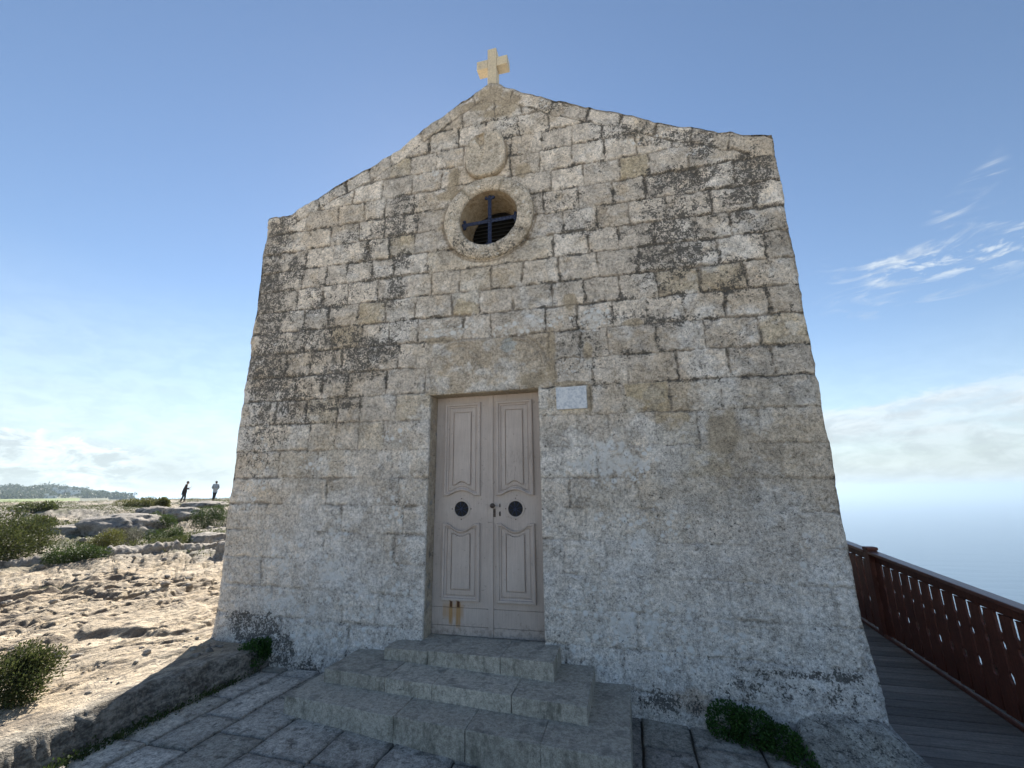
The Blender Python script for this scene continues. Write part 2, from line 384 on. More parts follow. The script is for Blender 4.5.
def courses(x, z):
    """returns block ids, distance to joint"""
    zt = z + .018 * (x - .2) + (fbm(x * 1.3, z * 1.3, 2, 40) - .5) * .02
    xt = x + (fbm(x * 3, z * 3, 2, 44) - .5) * .035 + (fbm(x * 16, z * 16, 3, 46) - .5) * .03
    zt = zt + (fbm(x * 16 + 9, z * 16, 3, 47) - .5) * .026
    ci = np.searchsorted(np.array(CZ), zt) - 1; ci = np.clip(ci, 0, len(CZ) - 2)
    cz = np.array(CZ); dz = np.minimum(zt - cz[ci], cz[ci + 1] - zt)
    dx = np.full(x.shape, 9.); bi = np.zeros(x.shape, dtype=np.int64)
    for k in range(len(CZ) - 1):
        msk = ci == k
        if not msk.any(): continue
        v = VERT.get(round(CZ[k], 2))
        if v is None:
            rr = random.Random(k * 13); v = []; q = -5.2 + rr.random() * .3
            while q < 2.4: q += .36 + rr.random() * .16; v.append(q)
        v = np.array([-9] + sorted(v) + [9.]); s = np.searchsorted(v, xt[msk]) - 1
        dx[msk] = np.minimum(xt[msk] - v[s], v[s + 1] - xt[msk]); bi[msk] = s
    return ci, bi, dx, dz

def blob(x, z, cx, cz, rx, rz, soft=.35, n=None):
    d = np.sqrt(((x - cx) / rx) ** 2 + ((z - cz) / rz) ** 2)
    if n is not None: d = d + (n - .5) * 1.1
    return 1 - sstep(1 - soft, 1 + soft, d)

def build_facade():
    NX, NZ = 540, 580
    DX0, DX1, DZ = -2.07, -.838, 2.808
    OC = (-1.39, 4.94, .46)
    xs = np.linspace(-4.655, 1.755, NX + 1)
    for e in (DX0, DX1): xs[np.argmin(abs(xs - e))] = e
    zb = -.45
    U = np.linspace(0, 1, NZ + 1)
    X = np.repeat(xs[None, :], NZ + 1, 0)
    T = topz(X)
    Z = zb + U[:, None] * (T - zb)
    # snap row to the lintel underside
    for i in range(NX + 1):
        if DX0 - .001 <= xs[i] <= DX1 + .001:
            j = np.argmin(abs(Z[:, i] - DZ)); Z[j, i] = DZ
    # ragged side edges
    zz = Z[:, 0]
    eL = (fbm(zz * 3.2, zz * 0, 3, 60) - .5) * .05 + np.where(vnoise(zz * 3.4, zz * 0, 61) > .6, .018, 0)
    zz = Z[:, -1]
    eR = (fbm(zz * 3.0, zz * 0, 3, 63) - .5) * .03 + .05 * np.exp(-((zz - .25) / .35) ** 2) - .02
    eR += -.018 * np.exp(-((zz - 2.75) / .06) ** 2)
    w = np.clip(1 - (X - X[:, :1]) / .35, 0, 1) ** 2; X = X + eL[:, None] * w
    w = np.clip(1 - (X[:, -1:] - X) / .35, 0, 1) ** 2; X = X + eR[:, None] * w
    nA = fbm(X * 2.2, Z * 2.2, 4, 1); nB = fbm(X * 9, Z * 9, 4, 2); nC = fbm(X * 28, Z * 28, 3, 5); nL = fbm(X * .8, Z * .8, 3, 9)
    ci, bi, dx, dz = courses(X, Z)
    # ---- cap stones along the gable slope
    dt = T - Z
    slope = (X > -4.2) & (X < 1.5)
    capw = .235 + .03 * (vnoise(X * 2.1, X * 0, 77) - .5)
    cap = (dt < capw) & slope
    cv = np.array([-9, -4.2, -3.85, -3.45, -3.1, -2.78, -2.35, -1.95, -1.62, -1.05, -.55, -.12, .25, .62, .98, 1.35, 9.])
    sx = X + dt * .25 * np.sign(X + 1.35)
    s = np.searchsorted(cv, sx) - 1
    dcap = np.minimum(np.minimum(sx - cv[s], cv[s + 1] - sx), abs(dt - capw))
    jd = np.minimum(dx, dz); jd = np.where(cap, dcap, np.minimum(jd, np.where(slope, abs(dt - capw), 9)))
    bid = ci * 37 + bi; bid = np.where(cap, 5000 + s, bid)
    h1 = _h(bid, bid * 0 + 3, 1); h2 = _h(bid, bid * 0 + 5, 2); h3 = _h(bid, bid * 0 + 9, 8)
    # joint strength: crisp up high, worn smooth low
    js = sstep(1.5, 3.0, Z + (nL - .5) * 2.2)
    js = np.maximum(js, .34 + .6 * sstep(.43, .58, nA))
    js = js * (1 - .6 * blob(X, Z, 1.0, 2.0, .7, .5, .5, nA)) 
    js = js * (.6 + .4 * sstep(.3, .55, nB))
    lint = ((X > -2.13) & (X < -.72) & (Z > 2.8) & (Z < 3.41))
    js = np.where(lint, .25, js)
    jw = .006 + .009 * sstep(.48, .75, nB) + .010 * sstep(.55, .8, nA)
    jw = jw * (.75 + .25 * js)
    J = (1 - sstep(jw * .55, jw * 1.5, jd + (nC - .5) * .012)) * js
    # rounded block arrises
    arr = (1 - sstep(0, .03, jd)) * js
    Y = -.006 * (h1 - .5) * 2 * js + .016 * J + .002 * arr
    Y += (nB - .5) * -.020 + (nC - .5) * -.012 + (nL - .5) * -.03
    Y += .02 * sstep(.60, .75, nA) * sstep(2.5, 5, Z)
    # worn hollows with worley pits
    wo = worley(X * 14, Z * 14, 4); Y += .008 * (1 - sstep(.12, .3, wo)) * sstep(.4, .6, nA)
    # facade outer arrises rounded
    eL2 = X - X[:, :1]; eR2 = X[:, -1:] - X
    Y += .03 * (1 - sstep(0, .06, eL2)) + .035 * (1 - sstep(0, .08, eR2)) + .05 * (1 - sstep(0, .05, dt))
    # base bulge of plaster on lower part, right
    Y -= .05 * (1 - sstep(.0, .45, Z)) 
    # carved roundels on the lintel
    for cx, cz, rr_, a0, a1 in ((-1.76, 3.08, .33, 20, 250), (-1.10, 3.07, .35, 0, 130)):
        rr = np.hypot((X - cx) * 1.0, (Z - cz) * 1.05); an = np.degrees(np.arctan2(Z - cz, X - cx)) % 360
        on = (an > a0) & (an < a1)
        for q in (0, .045):
            g_ = np.exp(-((rr - rr_ + q) / .011) ** 2) * on; g_ = g_ * (.8 if cx < -1.5 else 1.1); Y += .016 * g_; J = np.maximum(J, .45 * g_)
    arch = np.hypot(X + 1.06, (Z - 3.40)); Y += .02 * ((Z > 3.4) & (arch < .11))
    disc = np.hypot(X + 1.52, (Z - 3.31)); Y -= .012 * (1 - sstep(.115, .135, disc)); discr = np.exp(-((disc - .13) / .015) ** 2)
    disc2 = np.hypot(X + 1.16, (Z - 3.31)); disc2m = (1 - sstep(.07, .10, disc2 + (nC - .5) * .05))
    # ---- colour
    def C(r, g, b): return np.array([r, g, b])
    base = C(.63, .555, .47)[None, None, :] * np.ones(X.shape + (1,))
    val = (.80 + .34 * h2) * (1 + (nL - .5) * .35) * (1 + (nB - .5) * .25)
    base = base * val[..., None]
    warm = (h3 > .86) & (Z > 1.6)
    for cx, cz, amt in ((.33, 5.30, .8), (-2.47, 6.0, .8), (-2.54, 4.69, .8), (-2.9, 3.83, .8), (-3.2, 3.53, .7), (1.5, 3.3, .6), (.25, 2.63, 1.), (.5, 2.33, .7), (.72, 2.0, .6), (-1.1, 4.1, .3), (-1.6, 4.15, .6), (-2.0, 4.4, .5), (-1.6, 3.83, .7),
                        (.7, 3.83, .55), (1.1, 3.83, .5), (-3.4, 2.65, .5), (-2.75, 2.35, .5), (-2.4, 2.65, .35), (-2.6, 3.83, .3), (.25, 1.45, .2), (.9, 2.62, .3)):
        # colour the block that holds this point
        a, b_, _, _ = courses(np.array([cx]), np.array([cz]))
        same = (ci == a[0]) & (bi == b_[0]) & ~cap
        k = (same * amt * .8 * (.45 + .8 * nA) * sstep(0, .02, jd))[..., None]
        base = base * (1 - k) + C(.46, .365, .21) * k
    k = (.55 * sstep(.45, .75, nL) * (1 - sstep(2.0, 3.2, Z)))[..., None]; base = base * (1 - k) + C(.42, .36, .27) * k
    k = (.6 * lint * (.5 + .7 * nA))[..., None]; base = base * (1 - k) + C(.46, .37, .26) * k
    k = (.75 * disc2m)[..., None]; base = base * (1 - k) + C(.36, .38, .37) * k
    # chalky weathering bloom and warmer bare patches
    cb = fbm(X * 2.4, Z * 2.4, 5, 70, .6); cw = fbm(X * 1.9 + 7, Z * 1.9, 5, 71, .6)
    k = (.62 * sstep(.50, .60, cb + (nC - .5) * .10) * (1 - .4 * sstep(3.6, 4.6, Z)))[..., None]; base = base * (1 - k) + C(.66, .63, .59) * k
    k = (.42 * sstep(.53, .62, cw + (nC - .5) * .08))[..., None]; base = base * (1 - k) + C(.44, .345, .235) * k
    k = (.45 * sstep(.58, .66, fbm(X * 3.1 + 3, Z * 3.1, 5, 72, .62)))[..., None]; base = base * (1 - k) + C(.33, .30, .26) * k
    # brown mortar smears
    mort = np.zeros(X.shape)
    for cx, cz, rx, rz in ((-.46, 3.72, .075, .11), (-.69, 3.28, .045, .17), (-.69, 2.98, .05, .12), (-.30, 3.16, .05, .1), (.18, 3.42, .09, .04), (-.48, 2.83, .2, .028), (-.31, 2.66, .03, .16), (-1.36, 6.72, .16, .20), (-1.55, 6.62, .3, .08), (-1.2, 6.45, .25, .08),
                           (-1.1, 6.6, .12, .16), (-2.0, 3.45, .2, .04), (-.9, 2.9, .16, .1), (-1.9, 5.35, .25, .06), (-1.85, 5.55, .08, .2), (-.95, 5.5, .12, .1), (.9, 2.25, .12, .2)):
        mort = np.maximum(mort, blob(X, Z, cx, cz, rx, rz, .3, nB))
    Y = Y * (1 - .6 * mort)
    k = (.85 * mort)[..., None]; base = base * (1 - k) + C(.36, .29, .20) * k
    # joints: mortar brown-grey
    k = (np.clip(J, 0, 1) * .78)[..., None]; base = base * (1 - k) + C(.18, .148, .113) * k
    # shade painted into the colour: dark rim under the cartouche, round the window ring
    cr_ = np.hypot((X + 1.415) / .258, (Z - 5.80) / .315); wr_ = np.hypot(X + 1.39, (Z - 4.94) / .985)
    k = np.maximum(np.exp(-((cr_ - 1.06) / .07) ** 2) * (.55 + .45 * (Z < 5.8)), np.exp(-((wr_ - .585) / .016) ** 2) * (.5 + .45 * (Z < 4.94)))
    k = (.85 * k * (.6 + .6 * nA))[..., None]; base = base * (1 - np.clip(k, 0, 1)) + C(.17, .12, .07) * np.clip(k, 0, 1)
    # low wall greyer and bluer: pale crust plus skylit shade mixed into the colour
    lowk = (1 - sstep(.5, 2.4, Z + (nA - .5) * 1.2)); k = (.6 * lowk)[..., None]; base = base * (1 - k) + C(.60, .58, .56) * k * 1.0
    # smooth brown plaster wash on right middle
    k = (.3 * blob(X, Z, 1.0, 2.1, .7, .6, .5, nA))[..., None]; base = base * (1 - k) + C(.30, .265, .215) * k
    # rusty stains near the ground
    k = (.7 * np.maximum(blob(X, Z, .38, .04, .16, .1, .3, nB)* .6, 0 * X))[..., None]; base = base * (1 - k) + C(.25, .14, .05) * k
    # ---- masks
    edge = np.clip(np.maximum(1 - eL2 / .6, 0), 0, 1)
    dk = .10 + .05 * (nL - .5)
    dk = dk + .50 * edge * sstep(1.6, 3.2, Z) * (.5 + .9 * sstep(.42, .6, nA))
    for cx, cz, rx, rz, a in ((-4.38, 5.25, .16, .3, .9), (-4.35, 4.2, .22, .6, .75), (-4.1, 4.6, .15, .2, .7), (-4.35, 3.3, .25, .6, .55), (-3.95, 3.0, .25, .3, .6), (-2.62, 5.05, .3, .18, .8), (-2.5, 5.35, .25, .12, .7), (-3.0, 4.75, .14, .16, .85),
                              (-2.45, 4.5, .14, .16, .8), (-2.58, 4.12, .15, .18, .8), (-2.9, 4.35, .1, .12, .4), (.75, 5.02, .38, .16, .95), (1.0, 5.3, .12, .15, .6), (.7, 4.7, .35, .12, .6), (.62, 4.1, .35, .16, .95), (.55, 4.4, .25, .16, .6), (1.45, 5.0, .18, .3, .7), (1.35, 4.7, .2, .13, .85), (.35, 5.75, .4, .12, .5), (.9, 5.55, .45, .1, .7), (-.55, 6.38, .25, .1, .6),
                              (.5, 3.8, .35, .12, .4), (.45, 3.42, .3, .08, .7), (.05, 3.5, .2, .1, .35), (1.0, 4.4, .4, .2, .35), (-3.2, 3.45, .5, .25, .55), (-2.75, 3.4, .35, .18, .6), (-3.6, 3.9, .4, .5, .35), (-3.3, 3.1, .5, .12, .6), (-3.6, 2.8, .5, .25, .4), (-4.2, 2.4, .3, .4, .5), (-3.3, 2.75, .4, .05, .8), (-3.6, 4.7, .5, .4, .2), (1.3, 3.75, .3, .2, .3),
                              (-3.95, .30, .26, .18, 1.15), (-3.62, .12, .18, .14, 1.1), (-3.3, .0, .16, .1, .9), (-4.25, .38, .2, .15, .7), (1.25, .30, .36, .03, .8), (1.15, .18, .3, .07, .35), (.75, .15, .14, .1, .4), (.2, .02, .22, .09, 1.0), (1.55, .2, .15, .2, .3), (-2.75, .1, .18, .08, .5), (.25, 1.75, .2, .2, .2), (.95, 1.35, .4, .25, .2)):
        dk = dk + a * blob(X, Z, cx, cz, rx, rz, .5, nB)
    nJ = fbm(X * 5, Z * 5, 4, 66)
    dk = dk + .3 * J + .75 * np.exp(-(jd / .03) ** 2) * sstep(.5, .62, nJ) * sstep(1.8, 3.2, Z)
    dk = dk + .45 * sstep(.56, .68, fbm(X * 2.6, Z * 2.6, 4, 67)) * sstep(2.4, 3.4, Z)
    dk = dk * (1 - .8 * lint) * (1 - .9 * mort) * (1 - .75 * lowk * (Z > .5))
    dk -= .25 * blob(X, Z, -1.5, 4.2, .8, 1.2, .5, nA)
    pl = .10 + .12 * (nA - .5) + .10 * lowk
    for cx, cz, rx, rz, a in ((-.15, 2.05, .42, .22, .6), (-.24, 3.53, .16, .14, .55), (-.95, 3.52, .35, .10, .55), (-1.9, 3.52, .3, .10, .5), (-.45, 3.0, .15, .12, .4), (-1.6, 3.1, .16, .07, .5), (.1, 1.4, .4, .2, .3), (-3.2, .98, .22, .15, .5), (-3.85, 1.15, .3, .2, .4), (-3.1, 1.35, .16, .14, .45), (-2.5, 1.6, .2, .2, .3), (-2.5, 2.4, .15, .1, .4), (-3.6, .45, .35, .25, .35), (-2.9, .5, .5, .3, .25),
                              (-.3, .6, .4, .25, .35), (.4, .5, .5, .25, .25), (-3.9, .7, .3, .25, .3), (1.5, 1.1, .2, .25, .25), (-2.35, .8, .2, .5, .2), (-3.5, 2.1, .2, .12, .35), (-.62, 6.42, .14, .07, .5), (.55, 5.62, .25, .06, .5), (.98, 5.33, .16, .05, .5), (-2.1, 5.75, .3, .12, .2), (-4.25, 2.0, .15, .5, .3), (-3.65, 3.6, .1, .07, .5)):
        pl = pl + a * blob(X, Z, cx, cz, rx, rz, .5, nB)
    pl = pl * (1 - mort) * (1 - .6 * lint)
    # smoothly scored disc seams
    # ---- assemble
    V = np.stack([X, Y, Z], -1).reshape(-1, 3)
    idx = np.arange((NZ + 1) * (NX + 1)).reshape(NZ + 1, NX + 1)
    q = np.stack([idx[:-1, :-1], idx[:-1, 1:], idx[1:, 1:], idx[1:, :-1]], -1)
    xc = (X[:-1, :-1] + X[1:, 1:]) / 2; zc = (Z[:-1, :-1] + Z[1:, 1:]) / 2
    keep = ~((xc > DX0) & (xc < DX1) & (zc < DZ)) & (np.hypot(xc - OC[0], zc - OC[1]) > OC[2])
    Fq = q[keep]
    # boundary extrude to the back: find directed edges used once
    E_ = np.concatenate([Fq[:, [0, 1]], Fq[:, [1, 2]], Fq[:, [2, 3]], Fq[:, [3, 0]]])
    n = len(V); key = E_[:, 0].astype(np.int64) * n + E_[:, 1]; rkey = E_[:, 1].astype(np.int64) * n + E_[:, 0]
    bd = E_[~np.isin(key, rkey)]
    used = np.unique(bd); remap = -np.ones(n, dtype=np.int64); 
    rings = [V[used].copy()]
    cols = [base.reshape(-1, 3)[used]]; 
    Vall = [V]; Call = [base.reshape(-1, 3)]
    Mk = np.stack([dk, pl, J], -1).reshape(-1, 3); Mall = [Mk]
    prev = np.arange(n); Fall = [Fq]; off = n
    for d in (.03, .12, .25, .45):
        vv = V[used].copy(); nn = (fbm(vv[:, 2] * 14 + vv[:, 0] * 14, np.full(len(vv), d * 14), 3, 90) - .5) * .02
        vv[:, 1] = d; 
        oute = (vv[:, 0] < -4.4) | (vv[:, 0] > 1.5)
        vv[:, 0] += np.where(oute, nn, 0); vv[:, 2] += np.where(vv[:, 2] > 5.2, nn, 0)
        Vall.append(vv); Call.append(base.reshape(-1, 3)[used] * .95); Mall.append(Mk[used])
        cur = -np.ones(n, dtype=np.int64); cur[used] = off + np.arange(len(used)); off += len(used)
        Fall.append(np.stack([bd[:, 1], bd[:, 0], bd[:, 0], bd[:, 1]], -1))
        f = np.stack([prev[bd[:, 1]], prev[bd[:, 0]], cur[bd[:, 0]], cur[bd[:, 1]]], -1); Fall[-1] = f
        prev = cur
    V = np.concatenate(Vall); Fm = np.concatenate(Fall)
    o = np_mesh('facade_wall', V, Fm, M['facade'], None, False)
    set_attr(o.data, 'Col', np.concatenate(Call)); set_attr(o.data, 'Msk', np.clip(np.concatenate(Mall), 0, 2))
    ch(o); return o
build_facade()

def simple_wall(name, x0, x1, y0, y1, z0, z1, mat=None):
    bm = bmesh.new(); add_box(bm, x0, x1, y0, y1, z0, z1); o = bm_obj(name, bm, mat or M['wall']); ch(o); return o
simple_wall('side_wall', -4.60, -4.05, .452, 8.5, -.5, 5.2)
simple_wall('side_wall', 1.15, 1.70, .452, 8.5, -1.2, 5.2)
bm = bmesh.new(); add_prism(bm, [(-4.048, -.5), (1.148, -.5), (1.148, 5.2), (-1.40, 6.45), (-4.048, 5.2)], 8.0, 8.5); ch(bm_obj('rear_wall', bm, M['wall']))
bm = bmesh.new(); add_prism(bm, [(-4.70, 5.203), (1.80, 5.203), (-1.40, 6.72)], .46, 8.6); ch(bm_obj('roof', bm, M['wall']))
# inner wall behind door so that the interior is dark
simple_wall('inner_wall', -4.04, 1.14, .9, 1.1, -.4, 5.19, M['louvre'])

# door jambs + soffit
bm = bmesh.new(); add_box(bm, -2.15, -2.066, .035, .30, .2, 2.86); bevel(bm, .004, 1); ch(bm_obj('door_jamb', bm, M['jamb']))
bm = bmesh.new(); add_box(bm, -.842, -.76, .035, .30, .2, 2.86); bevel(bm, .004, 1); ch(bm_obj('door_jamb', bm, M['jamb']))
bm = bmesh.new(); add_box(bm, -2.064, -.844, .03, .30, 2.803, 2.87); roughen(bm, .006, 4); ch(bm_obj('door_soffit', bm, M['soffit']))

# ---- door leaves
def arc_panel(x0, x1, z0, z1, top=0, bot=0, n=14, sag=.06):
    """outline of a panel with a scooped top (top<0) or arched bottom (bot>0)"""
    pts = []
    w = x1 - x0
    def prof(t):
        q = max(0, min(1, (t - .12) / .76)); return (1 - (2 * q - 1) ** 2) ** 1.15 if 0 < q < 1 else 0
    n = 26
    for i in range(n + 1):
        t = i / n; pts.append((x0 + w * t, z0 + bot * prof(t)))
    for i in range(n + 1):
        t = 1 - i / n; pts.append((x0 + w * t, z1 + top * prof(t)))
    return pts
def inset_panel(bm, outer, inner, y_out, y_in):
    a = [bm.verts.new((x, y_out, z)) for x, z in outer]; b = [bm.verts.new((x, y_in, z)) for x, z in inner]
    n = len(a)
    for i in range(n): bm.faces.new((a[i], a[(i + 1) % n], b[(i + 1) % n], b[i]))
    return b
def moulded(bm, x0, x1, z0, z1, top, bot, ydoor):
    """stepped raised moulding and centre field, all closed against the leaf"""
    prof = [(0, 0), (.002, -.026), (.012, -.032), (.028, -.030), (.034, -.012), (.048, -.010), (.052, .0), (.056, -.002), (.060, -.008), (.10, -.012), (.106, -.001), (.111, -.001), (.114, -.022), (.122, -.024)]
    prev = None
    for ins, dy in prof:
        k = max(.2, 1 - ins * (6 if top else 3.2))
        pts = arc_panel(x0 + ins, x1 - ins, z0 + ins * (1.0 if ins < .06 else 1.05), z1 - ins, top * k, bot * k)
        cur = [bm.verts.new((x, ydoor + dy, z)) for x, z in pts]
        if prev:
            n = len(cur)
            for i in range(n): bm.faces.new((prev[i], prev[(i + 1) % n], cur[(i + 1) % n], cur[i]))
        prev = cur
    bm.faces.new(prev)
YD = .20
def leaf(x0, x1, name_side):
    bm = bmesh.new()
    # plank leaf with seams: four horizontal zones
    segs = [(.343, .428), (.431, .598), (.601, 2.84)]
    for z0, z1 in segs: add_box(bm, x0, x1, YD, YD + .045, z0, z1)
    bevel(bm, .003, 2)
    d = bm_obj('door', bm, M['door']); ch(d)
    xa, xb = (x0 + .108, x1 - .088) if name_side == 0 else (x0 + .085, x1 - .10)
    for (z0, z1, top, bot) in ((1.708, 2.728, 0, .055), (.662, 1.430, -.075, 0)):
        b2 = bmesh.new(); moulded(b2, xa, xb, z0, z1, top, bot, YD - .0015)
        o = bm_obj('panel', b2, M['door']); o.parent = d
    # round vent
    cx = -1.749 if name_side == 0 else -1.150; cz = 1.573
    b2 = bmesh.new(); n = 28
    rim = []
    for r_, y_ in ((.100, -.002), (.097, -.007), (.083, -.008), (.078, -.003)):
        rim.append([b2.verts.new((cx + r_ * math.cos(6.2832 * i / n), YD + y_, cz + r_ * math.sin(6.2832 * i / n))) for i in range(n)])
    for a_, b_ in zip(rim, rim[1:]):
        for i in range(n): b2.faces.new((a_[i], a_[(i + 1) % n], b_[(i + 1) % n], b_[i]))
    v = bm_obj('vent_ring', b2, M['door']); v.parent = d
    b2 = bmesh.new()
    f = [b2.verts.new((cx + .079 * math.cos(6.2832 * i / n), YD - .0035, cz + .079 * math.sin(6.2832 * i / n))) for i in range(n)]; b2.faces.new(f)
    v2 = bm_obj('vent_hole', b2, M['hole']); v2.parent = d
    b2 = bmesh.new()
    for k in range(8):
        a = k * math.pi / 4 + .2
        add_tube(b2, (cx, YD - .008, cz), (cx + .074 * math.cos(a), YD - .006, cz + .074 * math.sin(a)), .004, .004, 5)
    add_tube(b2, (cx, YD - .003, cz), (cx, YD - .013, cz), .012, .009, 10)
    v3 = bm_obj('vent_grille', b2, M['iron']); v3.parent = d
    for a in (0, 90, 180, 270):
        b2 = bmesh.new(); p = (cx + .107 * math.cos(R(a)), YD - .002, cz + .107 * math.sin(R(a))); add_tube(b2, p, (p[0], YD - .008, p[2]), .006, .005, 8)
        v4 = bm_obj('vent_screw', b2, M['rust']); v4.parent = d
    if name_side == 1:
        b2 = bmesh.new()
        add_tube(b2, (-1.385, YD, 1.604), (-1.385, YD - .05, 1.604), .012, .012, 12)
        bmesh.ops.create_uvsphere(b2, u_segments=14, v_segments=10, radius=.026, matrix=Matrix.Translation((-1.385, YD - .06, 1.606)))
        add_box(b2, -1.40, -1.368, YD - .006, YD + .001, 1.49, 1.575); add_tube(b2, (-1.384, YD - .004, 1.54), (-1.384, YD - .012, 1.54), .010, .008, 10)
        h = bm_obj('handle', b2, M['rust']); h.parent = d
        b2 = bmesh.new(); add_box(b2, -1.326, -1.314, YD - .012, YD + .001, 1.50, 1.545)
        b3 = bmesh.new(); add_box(b3, -1.324, -1.316, YD - .01, YD + .001, 1.59, 1.625); h = bm_obj('staple', b3, M['rust']); h.parent = d
        add_tube(b2, (-1.32, YD - .012, 1.505), (-1.32, YD - .02, 1.53), .004, .004, 6)
        h = bm_obj('latch', b2, M['rust']); h.parent = d
        b2 = bmesh.new(); add_box(b2, -1.444, -1.392, YD - .014, YD + .0, 1.44, 2.80); add_box(b2, -1.444, -1.392, YD - .014, YD, .345, 1.436); bevel(b2, .003, 2)
        h = bm_obj('cover_strip', b2, M['door']); h.parent = d
    return d
leaf(-2.064, -1.447, 0); leaf(-1.441, -.846, 1)

# ---- round window
wx, wz = -1.39, 4.94
win = ch(empty('window')) if False else None
def ring_mesh():
    bm = bmesh.new(); n = 96
    prof = [(.362, .40), (.362, .05), (.360, -.012), (.372, -.034), (.44, -.042), (.50, -.040), (.548, -.030), (.562, -.012), (.566, .03), (.57, .06)]
    rows = []
    for k, (r_, y_) in enumerate(prof):
        row = []
        for i in range(n):
            a = 2 * math.pi * i / n
            w = mnoise.noise(Vector((math.cos(a) * 2.5, math.sin(a) * 2.5, r_ * 9))) * .008
            j = min(abs((a - q + math.pi) % (2 * math.pi) - math.pi) for q in (R(222), R(12), R(68), R(128), R(175), R(285), R(330)))
            dj = .014 * math.exp(-(j / .012) ** 2) if y_ < 0.04 else 0
            rr = (r_ + w * (1.3 if k > 5 else .5))
            row.append(bm.verts.new((wx + rr * math.cos(a), y_ + w + dj, wz + rr * math.sin(a) * (1.02 if r_ < .4 else .985))))
        rows.append(row)
    for a_, b_ in zip(rows, rows[1:]):
        for i in range(n): bm.faces.new((a_[i], b_[i], b_[(i + 1) % n], a_[(i + 1) % n]))
    return bm
wnd = bm_obj('window', ring_mesh(), M['facade'], None, True); ch(wnd)
rv = np.array([v.co[:] for v in wnd.data.vertices]); rn = fbm(rv[:, 0] * 5, rv[:, 2] * 5, 3, 3)[:, None]; ra = np.degrees(np.arctan2(rv[:, 2] - wz, rv[:, 0] - wx)) % 360
rj = np.min([abs((ra - q + 180) % 360 - 180) for q in (222, 12, 68, 128, 175, 285, 330)], axis=0); rr0 = np.hypot(rv[:, 0] - wx, rv[:, 2] - wz)
k = (np.maximum(np.exp(-(rj / 1.6) ** 2), sstep(.55, .565, rr0)) * .7)[:, None]
set_attr(wnd.data, 'Col', (np.array([[.53, .455, .36]]) * (.8 + .4 * rn)) * (1 - k) + np.array([[.16, .12, .07]]) * k)
set_attr(wnd.data, 'Msk', np.stack([.25 + .5 * (rv[:, 2] < wz - .2) * rn[:, 0], .2 + 0 * ra, 0 * ra], -1))
# deep plastered reveal inside the ring
bm = bmesh.new(); n = 64; rows = []
for r_, y_ in ((.358, .0), (.352, .1), (.345, .25), (.335, .42)):
    rows.append([bm.verts.new((wx + r_ * math.cos(6.28318 * i / n), y_, wz + r_ * 1.02 * math.sin(6.28318 * i / n))) for i in range(n)])
for a_, b_ in zip(rows, rows[1:]):
    for i in range(n): bm.faces.new((a_[i], b_[i], b_[(i + 1) % n], a_[(i + 1) % n]))
o = bm_obj('reveal', bm, M['reveal'], None, True); o.parent = wnd
bm = bmesh.new()
add_box(bm, wx - .35, wx + .35, .43, .45, wz - .36, wz + .36)
o = bm_obj('shutter', bm, M['louvre']); o.parent = wnd
louv = mat_plain('louvre_slat_paint', (.05, .048, .045), .6, 0, .2)
bm = bmesh.new()
for k in range(13):
    z0 = wz - .33 + k * .052
    hw = math.sqrt(max(.0001, .335 ** 2 - (z0 + .02 - wz) ** 2)) 
    add_hexa(bm, [(wx - hw, .375, z0), (wx + hw, .375, z0), (wx + hw, .383, z0 + .004), (wx - hw, .383, z0 + .004), (wx - hw, .415, z0 + .036), (wx + hw, .415, z0 + .036), (wx + hw, .423, z0 + .034), (wx - hw, .423, z0 + .034)])
o = bm_obj('louvre', bm, louv); o.parent = wnd
# iron cross grille with flared pierced ends
bm = bmesh.new()
def iron_bar(a, b):
    a = Vector(a); b = Vector(b); d = (b - a).normalized(); s = Vector((d.z, 0, -d.x))
    for side in (-1, 1): add_tube(bm, a + s * .015 * side, b + s * .015 * side, .009, .009, 6)
    add_tube(bm, a, b, .012, .012, 6)
    L = (b - a).length; k = 0
    while k * .045 < L:
        p = a + d * (k * .045); bmesh.ops.create_uvsphere(bm, u_segments=6, v_segments=5, radius=.021, matrix=Matrix.Translation(p)); k += 1
    for p, sg in ((a, 1), (b, -1)):
        q = p + d * .055 * sg
        for side in (-1, 1):
            add_tube(bm, q, p + s * .045 * side + d * .025 * sg, .013, .011, 6)
            bmesh.ops.create_uvsphere(bm, u_segments=8, v_segments=6, radius=.021, matrix=Matrix.Translation(p + s * .046 * side + d * .022 * sg))
        add_tube(bm, q, p, .010, .012, 6)
iron_bar((wx + .0, .06, wz - .35), (wx + .0, .06, wz + .335)); iron_bar((wx - .345, .06, wz - .015), (wx + .345, .06, wz - .005))
bmesh.ops.create_uvsphere(bm, u_segments=10, v_segments=8, radius=.024, matrix=Matrix.Translation((wx, .05, wz - .01)))
o = bm_obj('iron_cross', bm, M['iron']); o.parent = wnd

